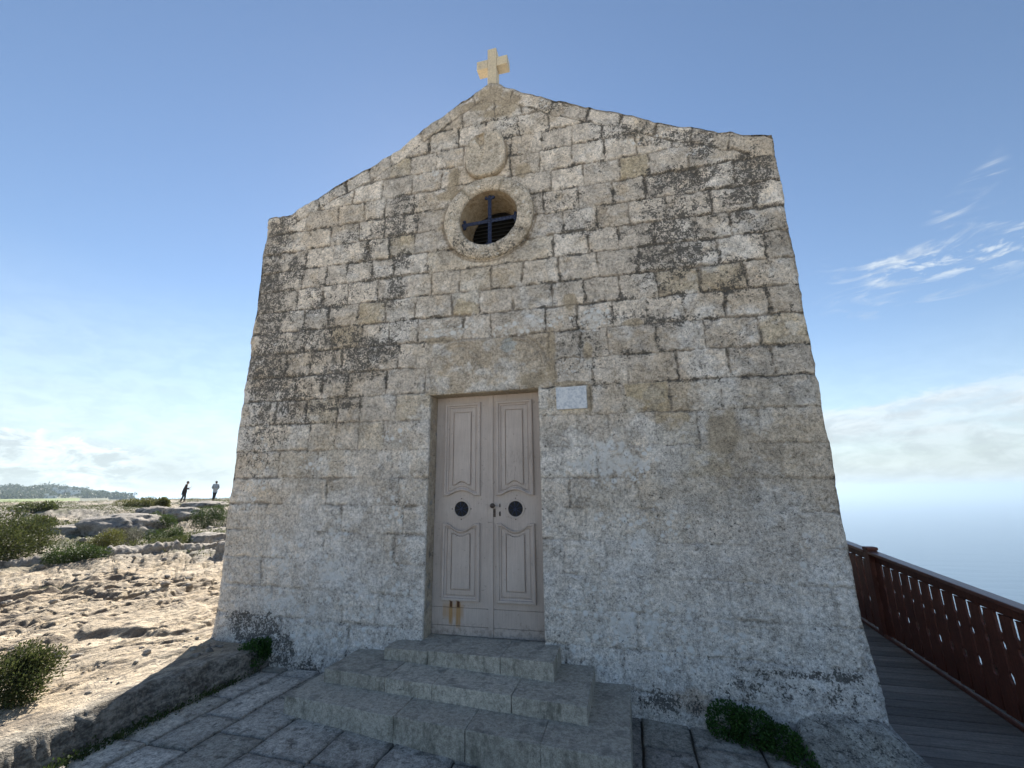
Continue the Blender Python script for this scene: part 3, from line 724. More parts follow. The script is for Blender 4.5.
# ---- oval cartouche above the window
def cartouche():
    bm = bmesh.new(); n = 56; cx, cz = -1.415, 5.80; a_, b_ = .258, .315
    rows = []
    for s_, y_ in ((1.0, .03), (1.0, -.055), (.97, -.075), (.90, -.080), (.6, -.074), (.3, -.07)):
        row = []
        for i in range(n):
            t = 2 * math.pi * i / n
            ct, st = math.cos(t), math.sin(t)
            ex = .8; x = a_ * abs(ct) ** ex * (1 if ct > 0 else -1); z = b_ * abs(st) ** ex * (1 if st > 0 else -1)
            w = mnoise.noise(Vector((ct * 3, st * 3, s_ * 3))) * .012
            px, pz = cx + x * s_, cz + z * s_
            crack = math.exp(-((px - (cx - .03) - (pz - cz) * .28) / .016) ** 2) if pz < cz + .12 else 0
            notch = .05 if (s_ < .99 and abs(px - (cx - .05)) < .05 and pz > cz + .10) else 0
            row.append(bm.verts.new((px + w, y_ + w * .4 + crack * .02 + notch * (y_ < 0), pz + w)))
        rows.append(row)
    for r0, r1 in zip(rows, rows[1:]):
        for i in range(n): bm.faces.new((r0[i], r0[(i + 1) % n], r1[(i + 1) % n], r1[i]))
    bm.faces.new(rows[-1])
    # worn curl relief, upper right
    for q in (0, .045):
        for k in range(9):
            t0 = k / 9 * 4.6; t1 = (k + 1) / 9 * 4.6; c0 = (cx + .07 + q, cz + .15)
            add_tube(bm, (c0[0] + .018 * math.cos(t0), -.074, c0[1] + .026 * math.sin(t0)), (c0[0] + .018 * math.cos(t1), -.074, c0[1] + .026 * math.sin(t1)), .006, .006, 5)
    return bm
ct = bm_obj('cartouche', cartouche(), M['facade'], None, False); ch(ct); cv_ = np.array([v.co[:] for v in ct.data.vertices])
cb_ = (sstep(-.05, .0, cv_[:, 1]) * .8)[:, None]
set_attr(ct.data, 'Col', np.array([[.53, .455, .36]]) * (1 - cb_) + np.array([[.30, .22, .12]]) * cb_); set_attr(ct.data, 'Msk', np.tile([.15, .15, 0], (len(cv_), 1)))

# ---- gable cross
def cross():
    bm = bmesh.new(); X0, Z0 = -1.375, 6.93
    add_box(bm, X0 - .062, X0 + .062, .10, .25, Z0 - .1, Z0 + .69)
    add_box(bm, X0 - .215, X0 - .0625, .105, .245, Z0 + .39, Z0 + .53)
    add_box(bm, X0 + .0625, X0 + .215, .105, .245, Z0 + .39, Z0 + .53)
    bevel(bm, .006, 2); roughen(bm, .004, 9)
    return bm
cr = bm_obj('stone_cross', cross(), M['cross'])
cr.parent = chapel; cr.matrix_parent_inverse = Matrix.Translation(-CH)
bm = bmesh.new(); add_tube(bm, (-1.47, .17, 7.44), (-1.47, .17, 7.49), .012, .014, 8); bmesh.ops.create_uvsphere(bm, u_segments=8, v_segments=6, radius=.018, matrix=Matrix.Translation((-1.47, .17, 7.492)))
o = bm_obj('metal_knob', bm, M['hole']); o.parent = cr
# ---- marble plaque
def mat_marble():
    m, t, b, P = new_mat('veined_marble')
    n = t.noise(P, 22, 6, .8, .2); n2 = t.noise(P, 60, 4, .8)
    c = t.mix(t.map(n, .42, .66), (.72, .73, .74), (.42, .46, .52)); c = t.mix(t.map(n2, .55, .66, 0, .5), c, (.28, .33, .40))
    t.set(b.inputs['Base Color'], c); b.inputs['Roughness'].default_value = .4; return m
bm = bmesh.new(); add_hexa(bm, [(-.648, -.030, 2.555), (-.338, -.030, 2.553), (-.338, .02, 2.553), (-.648, .02, 2.555), (-.650, -.030, 2.785), (-.338, -.030, 2.787), (-.338, .02, 2.787), (-.650, .02, 2.785)])
bevel(bm, .003, 1); ch(bm_obj('marble_plaque', bm, mat_marble()))

# ------------------------------------------------------------------ steps
def pavez(x): return -.04 * np.maximum(np.asarray(x, float) + 2.9, 0)
steps = empty('stone_steps', (-1.45, -.5, 0), 0, 'three worn grey stone steps leading up to the chapel door', 'steps')
SO = Vector((-1.45, -.5, 0))
def slabs(name, xl, xr, yl, yr, ztl, ztr, zb, joints, yback):
    """one step: slabs side by side with slim joints, front edge skewed from yl to yr"""
    bm = bmesh.new(); xs_ = [xl] + joints + [xr]
    lay = bm.verts.layers.float_color.new('Col')
    for k in range(len(xs_) - 1):
        a, b = xs_[k] + .002, xs_[k + 1] - .002
        f = lambda x: yl + (yr - yl) * (x - xl) / (xr - xl)
        zt = lambda x: ztl + (ztr - ztl) * (x - xl) / (xr - xl)
        dz = random.uniform(-.003, .003); dy = random.uniform(-.008, .004)
        b2 = bmesh.new()
        add_hexa(b2, [(a, f(a) + dy, zb), (b, f(b) + dy, zb), (b, yback, zb), (a, yback, zb), (a, f(a) + dy, zt(a) + dz), (b, f(b) + dy, zt(b) + dz), (b, yback, zt(b) + dz), (a, yback, zt(a) + dz)])
        bmesh.ops.subdivide_edges(b2, edges=[e for e in b2.edges if e.calc_length() > .2], cuts=7, use_grid_fill=True)
        bmesh.ops.recalc_face_normals(b2, faces=b2.faces[:])
        sharp = [e for e in b2.edges if len(e.link_faces) == 2 and e.calc_face_angle() > .8]
        bmesh.ops.bevel(b2, geom=sharp, offset=.006, segments=2, affect='EDGES', profile=.6)
        roughen(b2, .004, 7, k * 3.3 + xl); roughen(b2, .0025, 30, k)
        l2 = b2.verts.layers.float_color.new('Col'); tt = random.uniform(.86, 1.12)
        for v in b2.verts:
            v[l2] = (tt, tt * .99, tt * .96, 1)
        me = bpy.data.meshes.new('t'); b2.to_mesh(me); b2.free(); bm.from_mesh(me); bpy.data.meshes.remove(me)
    o = bm_obj(name, bm, M['step']); o.parent = steps; o.matrix_parent_inverse = Matrix.Translation(-SO); return o
slabs('step', -2.88, -.098, -.862, -1.15, .127, .128, -.25, [-1.82, -1.23, -.68], .06)
slabs('step', -2.74, -.39, -.565, -.80, .232, .248, .10, [-2.1, -1.65, -.97], .05)
slabs('step', -2.34, -.69, -.235, -.43, .331, .385, .21, [-1.87, -1.16], .055)
# threshold slab in the doorway
bm = bmesh.new(); lay = bm.verts.layers.float_color.new('Col'); add_box(bm, -2.064, -.846, .062, .34, .2, .338); 
for v in bm.verts: v[lay] = (1.05, 1.05, 1.02, 1)
o = bm_obj('threshold', bm, M['step']); o.parent = steps; o.matrix_parent_inverse = Matrix.Translation(-SO)

# ------------------------------------------------------------------ paving
def paving():
    strips = [-4.05, -3.52, -3.15, -2.73, -2.25, -1.80, -1.30, -.88, -.45, -.03, .345, .825, 1.22, 1.7]
    bm = bmesh.new(); Vs = []; rr = random.Random(5)
    allv = []; allf = []; allc = []; off = 0
    for k in range(len(strips) - 1):
        y = .15 - rr.random() * .5 if k not in (10, 11) else -.32 + .0
        ys = [.15] + ([y] if y < .1 else [])
        if k == 9: ys = [.15, -.45]
        while ys[-1] > -6.5: ys.append(ys[-1] - rr.choice([.38, .46, .55, .68, .8]) * rr.uniform(.9, 1.1))
        for a, b in zip(ys, ys[1:]):
            x0, x1 = strips[k] + .004, strips[k + 1] - .004; y0, y1 = b + .004, a - .004
            if y1 - y0 < .08: continue
            nx, ny = max(3, int((x1 - x0) / .05)), max(3, int((y1 - y0) / .05))
            gx = np.concatenate([[x0, x0 + .006], np.linspace(x0 + .02, x1 - .02, nx), [x1 - .006, x1]]); gy = np.concatenate([[y0, y0 + .006], np.linspace(y0 + .02, y1 - .02, ny), [y1 - .006, y1]])
            GX, GY = np.meshgrid(gx, gy); tilt = rr.uniform(-.006, .006), rr.uniform(-.006, .006)
            GZ = pavez(GX) + (GX - x0) * tilt[0] + (GY - y0) * tilt[1] + rr.uniform(-.004, .004) + (fbm(GX * 5, GY * 5, 3, 12) - .5) * .014
            ed = np.minimum(np.minimum(GX - x0, x1 - GX), np.minimum(GY - y0, y1 - GY)); GZ = GZ - .006 * (1 - sstep(0, .014, ed))
            skirt = ed < 1e-6; GZ = np.where(skirt, GZ - .05, GZ)
            wob = (fbm(GX * 6, GY * 6, 2, 31) - .5) * .012; inner = ed < .03
            GX = GX + np.where(inner, wob, 0); GY = GY + np.where(inner, wob, 0)
            h, w = GX.shape; id_ = np.arange(h * w).reshape(h, w) + off
            allf.append(np.stack([id_[:-1, :-1], id_[:-1, 1:], id_[1:, 1:], id_[1:, :-1]], -1).reshape(-1, 4))
            allv.append(np.stack([GX, GY, GZ], -1).reshape(-1, 3)); off += h * w
            t = rr.uniform(.78, 1.15); worn = 1 + .35 * sstep(-2.2, -3.6, strips[k]) - .1
            cc = np.array([t * worn, t * worn * .99, t * worn * rr.uniform(.94, 1.0)]); 
            cmap = np.ones((h * w, 1)) * cc; dirt = (.6 + .4 * sstep(0, .05, ed)).reshape(-1, 1); allc.append(cmap * dirt)
    o = np_mesh('paving', np.concatenate(allv), np.concatenate(allf), M['pave'], None, False)
    set_attr(o.data, 'Col', np.concatenate(allc)); tag(o, kind='structure')
paving()
mesh_obj('paving_bed', [(-4.1, -6.5, -.02), (-2.9, -6.5, -.02), (1.75, -6.5, -.206), (1.75, .04, -.206), (-2.9, .04, -.02), (-4.1, .04, -.02)], [(0, 1, 4, 5), (1, 2, 3, 4)], M['dirt'])
tag(bpy.data.objects['paving_bed'], kind='structure')

# ------------------------------------------------------------------ terrain
def ledges(x, y, amp=1., coarse=False):
    """terraced karst: strata run along y, risers face +x"""
    wx_ = x + (fbm(x * .35, y * .35, 3, 21) - .5) * 2.4; wy = y * .42
    f = fbm(wx_ * .55, wy * .55, 4, 22) * 5 + wx_ * .10
    st = np.floor(f) + sstep(.0, .12, f - np.floor(f))
    h = -(f - st) * .09
    f2 = fbm(wx_ * 1.7 + 5, wy * 1.7, 4, 25) * 5; st2 = np.floor(f2) + sstep(0, .18, f2 - np.floor(f2))
    h += -(f2 - st2) * .05
    if not coarse:
        n = fbm(x * 5, y * 2.4, 4, 28, .62); h += (n - .5) * .07
        rg = abs(fbm(x * 4, y * 2.0, 4, 34, .6) - .5); h -= .05 * np.exp(-(rg / .025) ** 2) + .0
        w2 = worley(x * 9, y * 5, 35); h -= .018 * (1 - sstep(.12, .42, w2)) * sstep(.45, .58, fbm(x * 1.3, y * 1.3, 3, 36))
        w = worley(x * 3.2, y * 2.0, 29); h -= .07 * (1 - sstep(.1, .4, w)) * sstep(.42, .55, fbm(x * .8, y * .8, 2, 30))
        h += (fbm(x * 17, y * 10, 3, 33, .6) - .5) * .035
    return h * amp

def macro(x, y):
    dx_, dy_ = x - CAMX, y - CAMY; r = np.hypot(dx_, dy_); az = np.degrees(np.arctan2(-dx_, dy_))
    h = .22 + .024 * np.maximum(r - 4.5, 0) * (r < 400)
    h = np.where(r > 52, .22 + .024 * 47.5 * (1 - sstep(52, 80, r)) - 4.2 * sstep(52, 84, r), h)
    front = az > -91
    # relief: rougher further off
    roughk = .3 + .9 * sstep(9, 16, r)
    big = (fbm(x * .22, y * .22, 4, 50) - .5) * 1.1 * sstep(10, 20, r) * (1 - sstep(28, 36, r) * .85)
    h = h + np.where(r < 54, big, 0)
    # cliff: sea side
    seaward = (az < 55.5 - (vnoise(r * .02, r * 0, 5) - .5) * 3) & (az > -100)
    wcl = sstep(52, 72, r)
    h = np.where(seaward & (r > 52), h * (1 - wcl) + -246 * wcl, h)
    # distant hill
    land = ~seaward
    prof = np.interp(az, [50, 54.5, 56, 57, 58, 59, 60, 61, 61.8, 62.6, 63.4, 66, 72, 90, 180], [-8, -5, 0, 5, 9, 12.5, 14.5, 13.5, 13.0, 15.5, 14.5, 17.5, 20, 26, 8])
    hill = (prof + 4 * (vnoise(az * 1.6, az * 0, 71) - .5)) * sstep(740, 1050, r) 
    farz = -4. + 3.6 * sstep(480, 730, r)
    h = np.where(land & (r > 84), farz + hill + (fbm(x * .012, y * .012, 3, 70) - .5) * 2.5 * sstep(700, 900, r), h)
    # behind the camera: gentle sunlit plateau
    back = (dy_ < -3) | (az > 100) | (az < -100)
    h = np.where((az > 100) | (az < -100), .1 + .01 * r * (r < 200) + 2 * (r >= 200), h)
    # cliff right of the boardwalk
    sea = sstep(4.0, 9, x) * (az < 0) * (az > -120)
    h = h * (1 - sea) + (-246) * sea
    return h, r, az

def lip(x, y):
    """rock bank beside the paving; 1 inside the bank, 0 at its foot"""
    foot = -3.80 + .05 * (fbm(y * 2.5, y * 0 + 3, 3, 81) - .5) * 2 - .04 * np.sin(y * 3)
    return foot - x

def ground_h(x, y, fine=True):
    h, r, az = macro(x, y)
    d = lip(x, y)
    smooth = sstep(.45, 1.1, d + (fbm(x * 2, y * 2, 2, 83) - .5) * .6)
    L = ledges(x, y, 1., not fine) * (.62 + .45 * sstep(6, 10, r)) * sstep(-1, 0, 52 - r)
    L = L * (.14 + .86 * smooth)
    flank = (1 - sstep(.18, .4, d)) * (d > -.05) * (y < .6) * (x > -5)
    h = h + flank * ((fbm(x * 6, y * 4, 5, 88, .65) - .5) * .13 - .05 * (1 - sstep(.1, .4, worley(x * 5, y * 4, 89))))
    h = h + L + (fbm(x * 9, y * 9, 4, 85, .6) - .5) * .012 * (r < 30)
    # near bank height, a little lower close to the camera and rounded lip
    nb = (y < 1.5) & (x > -7)
    bankz = .235 - .06 * sstep(-.6, .1, y)
    wn = (1 - sstep(.6, 2.2, d)) * nb
    h = h * (1 - wn) + (bankz + L * .8) * wn
    prof = sstep(-.02, .13, d + (fbm(x * 6, y * 5, 4, 87, .6) - .5) * .13) ** .5
    h = np.where((y < 1.0) & (d < .6) & (x < 2), -.03 + (h + .03) * prof, h)
    # cut-away under paving, chapel and boardwalk
    cut = sstep(-.02, -.10, d) * (x < 6)
    cut = np.where((x > -3.78) & (x < 4.0) & (y > -7) & (y < 9), 1, cut * (y < .5) * (y > -7) * (x < 4))
    h = h * (1 - cut) + np.minimum(h, -1.15) * cut
    inch = (x > -4.55) & (x < 1.7) & (y > .2) & (y < 8.4); h = np.where(inch, np.minimum(h, .0), h)
    return h

def msk_ground(x, y, r):
    grey = sstep(9.5, 14, r + (fbm(x * .5, y * .5, 3, 91) - .5) * 6) * .85 * (.45 + .55 * sstep(.38, .55, fbm(x * .9, y * .9, 3, 92)))
    g = sstep(.56, .66, fbm(x * .7, y * .7, 4, 93)) * sstep(10, 16, r) * .8
    g = np.maximum(g, .9 * sstep(70, 100, r)) * (r < 60) + (r >= 60) * .75
    back = (y < -8); grey = np.where(back, 0, grey); g = np.where(back, 0, g)
    # rock bank flank next to the paving: mottled darker grey tone
    d = lip(x, y); fl = (1 - sstep(.12, .34, d + (fbm(x * 5, y * 5, 3, 94) - .5) * .2)) * (y < .6) * (y > -7) * (x > -5) ; grey = np.maximum(grey, .75 * fl)
    return np.stack([np.clip(grey, 0, 1), np.clip(g, 0, 1), 1. * sstep(-7.5, -9, y)], -1)  # last channel: pale light-bouncing ground out of view

def near_patch():
    xs = np.arange(-9.0, -3.62, .017); ys = np.concatenate([np.arange(-3.6, 1.8, .0165)])
    X, Y = np.meshgrid(xs, ys); Z = ground_h(X, Y)
    h, w = X.shape; id_ = np.arange(h * w).reshape(h, w)
    Fq = np.stack([id_[:-1, :-1], id_[:-1, 1:], id_[1:, 1:], id_[1:, :-1]], -1).reshape(-1, 4)
    xc = X[:-1, :-1].ravel(); yc = Y[:-1, :-1].ravel(); Fq = Fq[~((xc > -4.5) & (yc > .25))]
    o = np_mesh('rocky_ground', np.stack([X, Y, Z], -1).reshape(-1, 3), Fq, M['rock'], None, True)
    set_attr(o.data, 'Msk', msk_ground(X, Y, np.hypot(X, Y + 4.4)).reshape(-1, 3)); tag(o, kind='structure')
near_patch()

def terrain():
    azs = np.concatenate([np.arange(-180, 14, 2.), np.arange(14, 80, .13), np.arange(80, 180.1, 2.)])
    rs = [1.2]
    while rs[-1] < 54: rs.append(rs[-1] * 1.0095)
    while rs[-1] < 2600: rs.append(rs[-1] * 1.03)
    rs = np.array(rs); A, Rr = np.meshgrid(np.radians(azs), rs)
    X = CAMX - np.sin(A) * Rr; Y = CAMY + np.cos(A) * Rr
    Z = ground_h(X, Y)
    # dip under the dense near patch, meeting it at its border
    ins = sstep(0, .12, np.minimum(np.minimum(X + 8.95, -3.66 - X), np.minimum(Y + 3.55, 1.75 - Y)))
    Z = Z - .3 * ins
    h, w = X.shape; id_ = np.arange(h * w).reshape(h, w)
    Fq = np.stack([id_[:-1, :-1], id_[1:, :-1], id_[1:, 1:], id_[:-1, 1:]], -1).reshape(-1, 4)
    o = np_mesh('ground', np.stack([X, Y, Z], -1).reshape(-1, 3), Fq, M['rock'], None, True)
    o.data.flip_normals() if o.data.polygons[10].normal.z < 0 else None
    set_attr(o.data, 'Msk', msk_ground(X, Y, Rr).reshape(-1, 3)); tag(o, kind='structure')
terrain()
mesh_obj('ground_under_camera', [(-3.7, -6.9, -1.1), (3.9, -6.9, -1.1), (3.9, -2.5, -1.1), (-3.7, -2.5, -1.1)], [(0, 1, 2, 3)], M['dirt'])
tag(bpy.data.objects['ground_under_camera'], kind='structure')

def gz(x, y): return float(ground_h(np.array([float(x)]), np.array([float(y)]))[0])

# field strip at the foot of the hill
def field():
    azs = np.radians(np.linspace(58.2, 75, 60)); rs = np.linspace(530, 728, 10); A, Rr = np.meshgrid(azs, rs)
    X = -np.sin(A) * Rr; Y = CAMY + np.cos(A) * Rr; Z = ground_h(X, Y, True) + .5
    h, w = X.shape; id_ = np.arange(h * w).reshape(h, w)
    Fq = np.stack([id_[:-1, :-1], id_[1:, :-1], id_[1:, 1:], id_[:-1, 1:]], -1).reshape(-1, 4)
    o = np_mesh('field', np.stack([X, Y, Z], -1).reshape(-1, 3), Fq, M['field']); tag(o, kind='structure')
field()

# sea
def sea():
    m, t, b, P = new_mat('sea_water')
    mp = t.n('ShaderNodeMapping'); t.set(mp.inputs[0], P); mp.inputs['Scale'].default_value = (.3, 1, 1)
    n = t.noise(mp.outputs[0], .02, 6, .6); n2 = t.noise(mp.outputs[0], .002, 3, .5)
    t.set(b.inputs['Base Color'], t.mix(n2, (.02, .055, .10), (.03, .07, .12))); b.inputs['Roughness'].default_value = .35; b.inputs['Specular IOR Level'].default_value = .5
    t.set(b.inputs['Normal'], t.bump(n, .6, 6.)); 
    n = 96; V = [(0, 0, -240)]; Fc = []
    rs = [400, 1500, 5000, 12000, 27500]
    V = []; 
    for r_ in rs: V += [(r_ * math.cos(6.283185 * i / n), r_ * math.sin(6.283185 * i / n), -240) for i in range(n)]
    Fc = [tuple(range(n))]
    for k in range(len(rs) - 1):
        for i in range(n): j = (i + 1) % n; Fc.append((k * n + i, (k + 1) * n + i, (k + 1) * n + j, k * n + j))
    o = mesh_obj('sea', V, Fc, m); tag(o, kind='structure')
sea()

# ------------------------------------------------------------------ rock apron right of the door front
def apron():
    nu, nv = 90, 110; V = []
    for j in range(nv + 1):
        v = j / nv; y = .12 - v * 2.6
        xl = 1.14 - .10 * v * 2 + .05 * mnoise.noise(Vector((y * 3, 0, 0))) + (.28 * v if v > .6 else 0)
        xr = 1.86 + .06 * mnoise.noise(Vector((y * 2.4, 5, 0))) - .10 * sstep(.1, .5, v) + .14 * math.sin(v * 5)
        for i in range(nu + 1):
            u = i / nu; x = xl + (xr - xl) * u
            top = .07 - .21 * sstep(0, .30, v) - .07 * v
            prof = 1 - (1 - min(1, u / .07)) ** 2 * .6 - max(0, (u - .72) / .28) ** 2 * .9
            z = -.19 + (top + .19) * prof
            z -= max(0, (u - .93) / .07) * .35
            p = Vector((x * 4, y * 4, 3)); z += mnoise.fractal(p, .8, 2., 6) * .04
            V.append((x, y, z))
    V = np.array(V); id_ = np.arange((nu + 1) * (nv + 1)).reshape(nv + 1, nu + 1)
    Fq = np.stack([id_[:-1, :-1], id_[1:, :-1], id_[1:, 1:], id_[:-1, 1:]], -1).reshape(-1, 4)
    o = np_mesh('rock_apron', V, Fq, M['facade'], None, True)
    an = fbm(V[:, 0] * 6, V[:, 1] * 6, 5, 15, .6)[:, None]; at_ = sstep(-.0, -.3, V[:, 1])[:, None]
    set_attr(o.data, 'Col', (np.array([[.46, .43, .38]]) * (1 - at_) + np.array([[.31, .29, .245]]) * at_) * (.6 + .8 * an)); set_attr(o.data, 'Msk', np.concatenate([.42 + 0 * an, .08 + 0 * an, 0 * an], 1)); tag(o, kind='structure')
    # skirt so that it is solid down to the boardwalk bearing
apron()

# ------------------------------------------------------------------ boardwalk and fence
def deckz(y): return -.32 + .063 * (y - 1)
def boardwalk():
    m, t, b, c, a = mat_wood('grey_weathered_decking', (.17, .15, .13), (.27, .24, .21), 0, .8, (.18, .17, .16), .4)
    t.set(b.inputs['Base Color'], t.mix(1., c, a, 'MULTIPLY'))
    bm = bmesh.new(); lay = bm.verts.layers.float_color.new('Col'); y = -6.4; k = 0
    while y < 9:
        b2 = bmesh.new(); z0 = deckz(y) - .03; z1 = deckz(y); dz = random.uniform(-.002, .002); w = .142
        x0 = 1.30 + random.uniform(-.02, .02)
        add_hexa(b2, [(x0, y, z0), (3.26, y, z0), (3.26, y + w, z0 + .009), (x0, y + w, z0 + .009), (x0, y, z1 + dz), (3.26, y, z1 - dz), (3.26, y + w, z1 + .009 - dz), (x0, y + w, z1 + .009 + dz)])
        bevel(b2, .004, 1); l2 = b2.verts.layers.float_color.new('Col'); tt = random.uniform(.75, 1.25)
        for v in b2.verts: v[l2] = (tt, tt, tt, 1)
        me = bpy.data.meshes.new('t'); b2.to_mesh(me); b2.free(); bm.from_mesh(me); bpy.data.meshes.remove(me)
        y += w + .013; k += 1
    o = bm_obj('boardwalk', bm, m); tag(o, kind='structure')
    bm = bmesh.new()
    for x in (1.9, 2.5, 3.1): add_hexa(bm, [(x, -6.4, deckz(-6.4) - .2), (x + .08, -6.4, deckz(-6.4) - .2), (x + .08, 9, deckz(9) - .2), (x, 9, deckz(9) - .2), (x, -6.4, deckz(-6.4) - .033), (x + .08, -6.4, deckz(-6.4) - .033), (x + .08, 9, deckz(9) - .033), (x, 9, deckz(9) - .033)])
    o = bm_obj('boardwalk_joists', bm, M['louvre']); tag(o, kind='structure')
boardwalk()

def fence():
    red, *_ = mat_wood('red_brown_stained_wood', (.105, .032, .02), (.165, .052, .032), 2, .55, (.05, .016, .011), .4, spec=.4)
    rail, *_ = mat_wood('red_brown_rail', (.12, .04, .025), (.17, .06, .04), 1, .35, (.2, .12, .1), .3, spec=.5)
    fo = empty('wooden_fence', (3.2, 1, -.32), 0, 'dark red-brown wooden fence with closely set boards along the boardwalk', 'fence')
    FO = Vector((3.2, 1, -.32))
    def put(name, bm, mat):
        o = bm_obj(name, bm, mat); o.parent = fo; o.matrix_parent_inverse = Matrix.Translation(-FO); return o
    sl = .063
    def bar(y0, y1, x0, x1, h0, h1, name, mat, bev=.006):
        bm = bmesh.new(); a, b = deckz(y0), deckz(y1)
        add_hexa(bm, [(x0, y0, a + h0), (x1, y0, a + h0), (x1, y1, b + h0), (x0, y1, b + h0), (x0, y0, a + h1), (x1, y0, a + h1), (x1, y1, b + h1), (x0, y1, b + h1)])
        bevel(bm, bev, 2); return put(name, bm, mat)
    posts = [-1.9, .0 - 2.9 + 3.9 - 1.9 - 3.0, 3.12, 5.35, 7.6]
    posts = [-3.6, -.25 - .9, 3.12, 5.35, 7.6]
    for y in posts:
        bm = bmesh.new(); z = deckz(y); add_box(bm, 3.155, 3.275, y - .06, y + .06, z - .4, z + 1.08); bevel(bm, .008, 2)
        b2 = bmesh.new(); add_box(b2, 3.145, 3.285, y - .07, y + .07, z + 1.081, z + 1.125); bevel(b2, .015, 3)
        me = bpy.data.meshes.new('t'); b2.to_mesh(me); b2.free(); bm.from_mesh(me); bpy.data.meshes.remove(me)
        put('post', bm, red)
    for y0, y1 in zip(posts, posts[1:]):
        a, b = y0 + .062, y1 - .062
        bar(a, b, 3.15, 3.28, 1.035, 1.075, 'top_rail', rail, .010)
        bar(a, b, 3.222, 3.255, .93, 1.03, 'upper_rail', red)
        bar(a, b, 3.222, 3.255, .10, .19, 'lower_rail', red)
        bar(a, b, 3.152, 3.19, .003, .035, 'kick_strip', rail)
        n = int(round((b - a) / .192)); p = (b - a) / n
        for k in range(n):
            yc = a + p * (k + .5); z = deckz(yc)
            W = p * .5 - .013
            pr_ = [(.045, 1.0), (.34, 1.0), (.36, .80), (.42, .80), (.44, 1.0), (.62, 1.0), (.64, .84), (.68, .84), (.70, 1.0), (.76, 1.0), (.78, .84), (.925, .82), (.935, 1.)]
            left = [(yc - W * s, h) for h, s in pr_]; right = [(yc + W * s, h) for h, s in pr_]
            poly = left + right[::-1]
            bm = bmesh.new(); A = [bm.verts.new((3.198, y, z + h)) for y, h in poly]; B = [bm.verts.new((3.220, y, z + h)) for y, h in poly]
            m_ = len(poly); h_ = m_ // 2
            for i in range(h_ - 1):
                bm.faces.new((A[i], A[i + 1], A[m_ - 2 - i], A[m_ - 1 - i])); bm.faces.new((B[m_ - 1 - i], B[m_ - 2 - i], B[i + 1], B[i]))
            for i in range(m_): bm.faces.new((A[i], B[i], B[(i + 1) % m_], A[(i + 1) % m_]))
            put('baluster', bm, red)
fence()

# ------------------------------------------------------------------ plants
def leaf_cloud(n, shape, size, up=.3, aspect=.45, seed=0):
    """shape(rng,n) -> points (n,3), normals (n,3); each leaf = bent quad"""
    g = np.random.default_rng(seed); P, N = shape(g, n)
    d = N + g.normal(0, .55, (n, 3)); d[:, 2] += up; d /= np.linalg.norm(d, axis=1)[:, None]
    s = np.cross(d, g.normal(0, 1, (n, 3))); s /= np.linalg.norm(s, axis=1)[:, None] + 1e-9
    L = size * g.uniform(.6, 1.35, (n, 1)); W = L * aspect
    nn = np.cross(d, s)
    a = P - s * 0; b = P + d * L * .5 + s * W * .5 + nn * L * .08; c = P + d * L; e = P + d * L * .5 - s * W * .5 + nn * L * .08
    V = np.stack([a, b, c, e], 1).reshape(-1, 3); Fq = np.arange(4 * n).reshape(n, 4)
    return V, Fq
def lump_shape(lumps, fill=.35):
    """lumps: (cx,cy,cz,rx,ry,rz)"""
    Lp = np.array(lumps)
    def f(g, n):
        w = (Lp[:, 3] * Lp[:, 5]); i = g.choice(len(Lp), n, p=w / w.sum())
        u = g.normal(0, 1, (n, 3)); u /= np.linalg.norm(u, axis=1)[:, None]
        r = 1 - fill * g.random((n, 1)) ** 1.5 + .12 * g.random((n, 1)) ** 4
        # notched outline
        c = u * r * Lp[i, 3:6]; P = Lp[i, :3] + c
        P[:, 2] = np.where(P[:, 2] < Lp[i, 2] - .8 * Lp[i, 5], Lp[i, 2] - .4 * Lp[i, 5], P[:, 2])
        return P, u
    return f
def bush(name, x, y, w, h, n, size, mat, label, cat='bush', group=None, up=.5, aspect=.45, seed=1, sink=.04, lumps=9, z=None, fill=.5, stems=14, extra=None):
    g = random.Random(seed); zz = (gz(x, y) if z is None else z) - sink
    root = empty(name, (x, y, zz), 0, label, cat, group)
    L = [(0, 0, h * .42, w * .34, w * .34, h * .45)]
    for k in range(lumps):
        a = g.random() * 6.28; q = g.uniform(.15, .34) * w; rr_ = g.uniform(.12, .24) * w
        L.append((q * math.cos(a), q * math.sin(a), h * g.uniform(.2, .75), rr_, rr_, min(rr_, h * .33)))
    if extra: L = list(extra)
    V, Fq = leaf_cloud(n, lump_shape(L, fill), size, up, aspect, seed)
    V[:, 2] = np.maximum(V[:, 2], 0.01)
    np_mesh('foliage', V, Fq, mat, root)
    bm = bmesh.new()
    for k in range(stems):
        l = L[g.randrange(len(L))]; add_tube(bm, (g.uniform(-.05, .05) * w, g.uniform(-.05, .05) * w, 0), (l[0] + g.uniform(-.1, .1) * w, l[1] + g.uniform(-.1, .1) * w, l[2] + g.uniform(-.1, 1.15) * l[5]), size * .14, size * .05, 5)
    bm_obj('stem', bm, M['stem'], root)
    return root
GB = 'bushes on the rocky plateau'
bush('bush', -12.0, 1.75, 2.3, 1.02, 34000, .04, M['leaf_mid'], 'largest dark olive bush at the left edge of the photo', group=GB, seed=3, lumps=14, stems=30)
bush('bush', -11.3, 3.25, .85, .52, 4600, .035, M['leaf_bright'], 'bright yellow-green bush just right of the largest bush', group=GB, seed=4)
bush('bush', -12.1, 4.2, .95, .46, 4600, .035, M['leaf_grey'], 'grey-brown twiggy bush in front of the big boulder', group=GB, seed=5)
bush('bush', -10.7, 2.35, 1.15, .36, 5200, .035, M['leaf_dark'], 'low dark bush spreading at the foot of the largest bush', group=GB, seed=6)
bush('bush', -31.0, 18.2, 2.6, .7, 5000, .09, M['leaf_bright'], 'bright green bush on the skyline left of the two people', group=GB, seed=7)
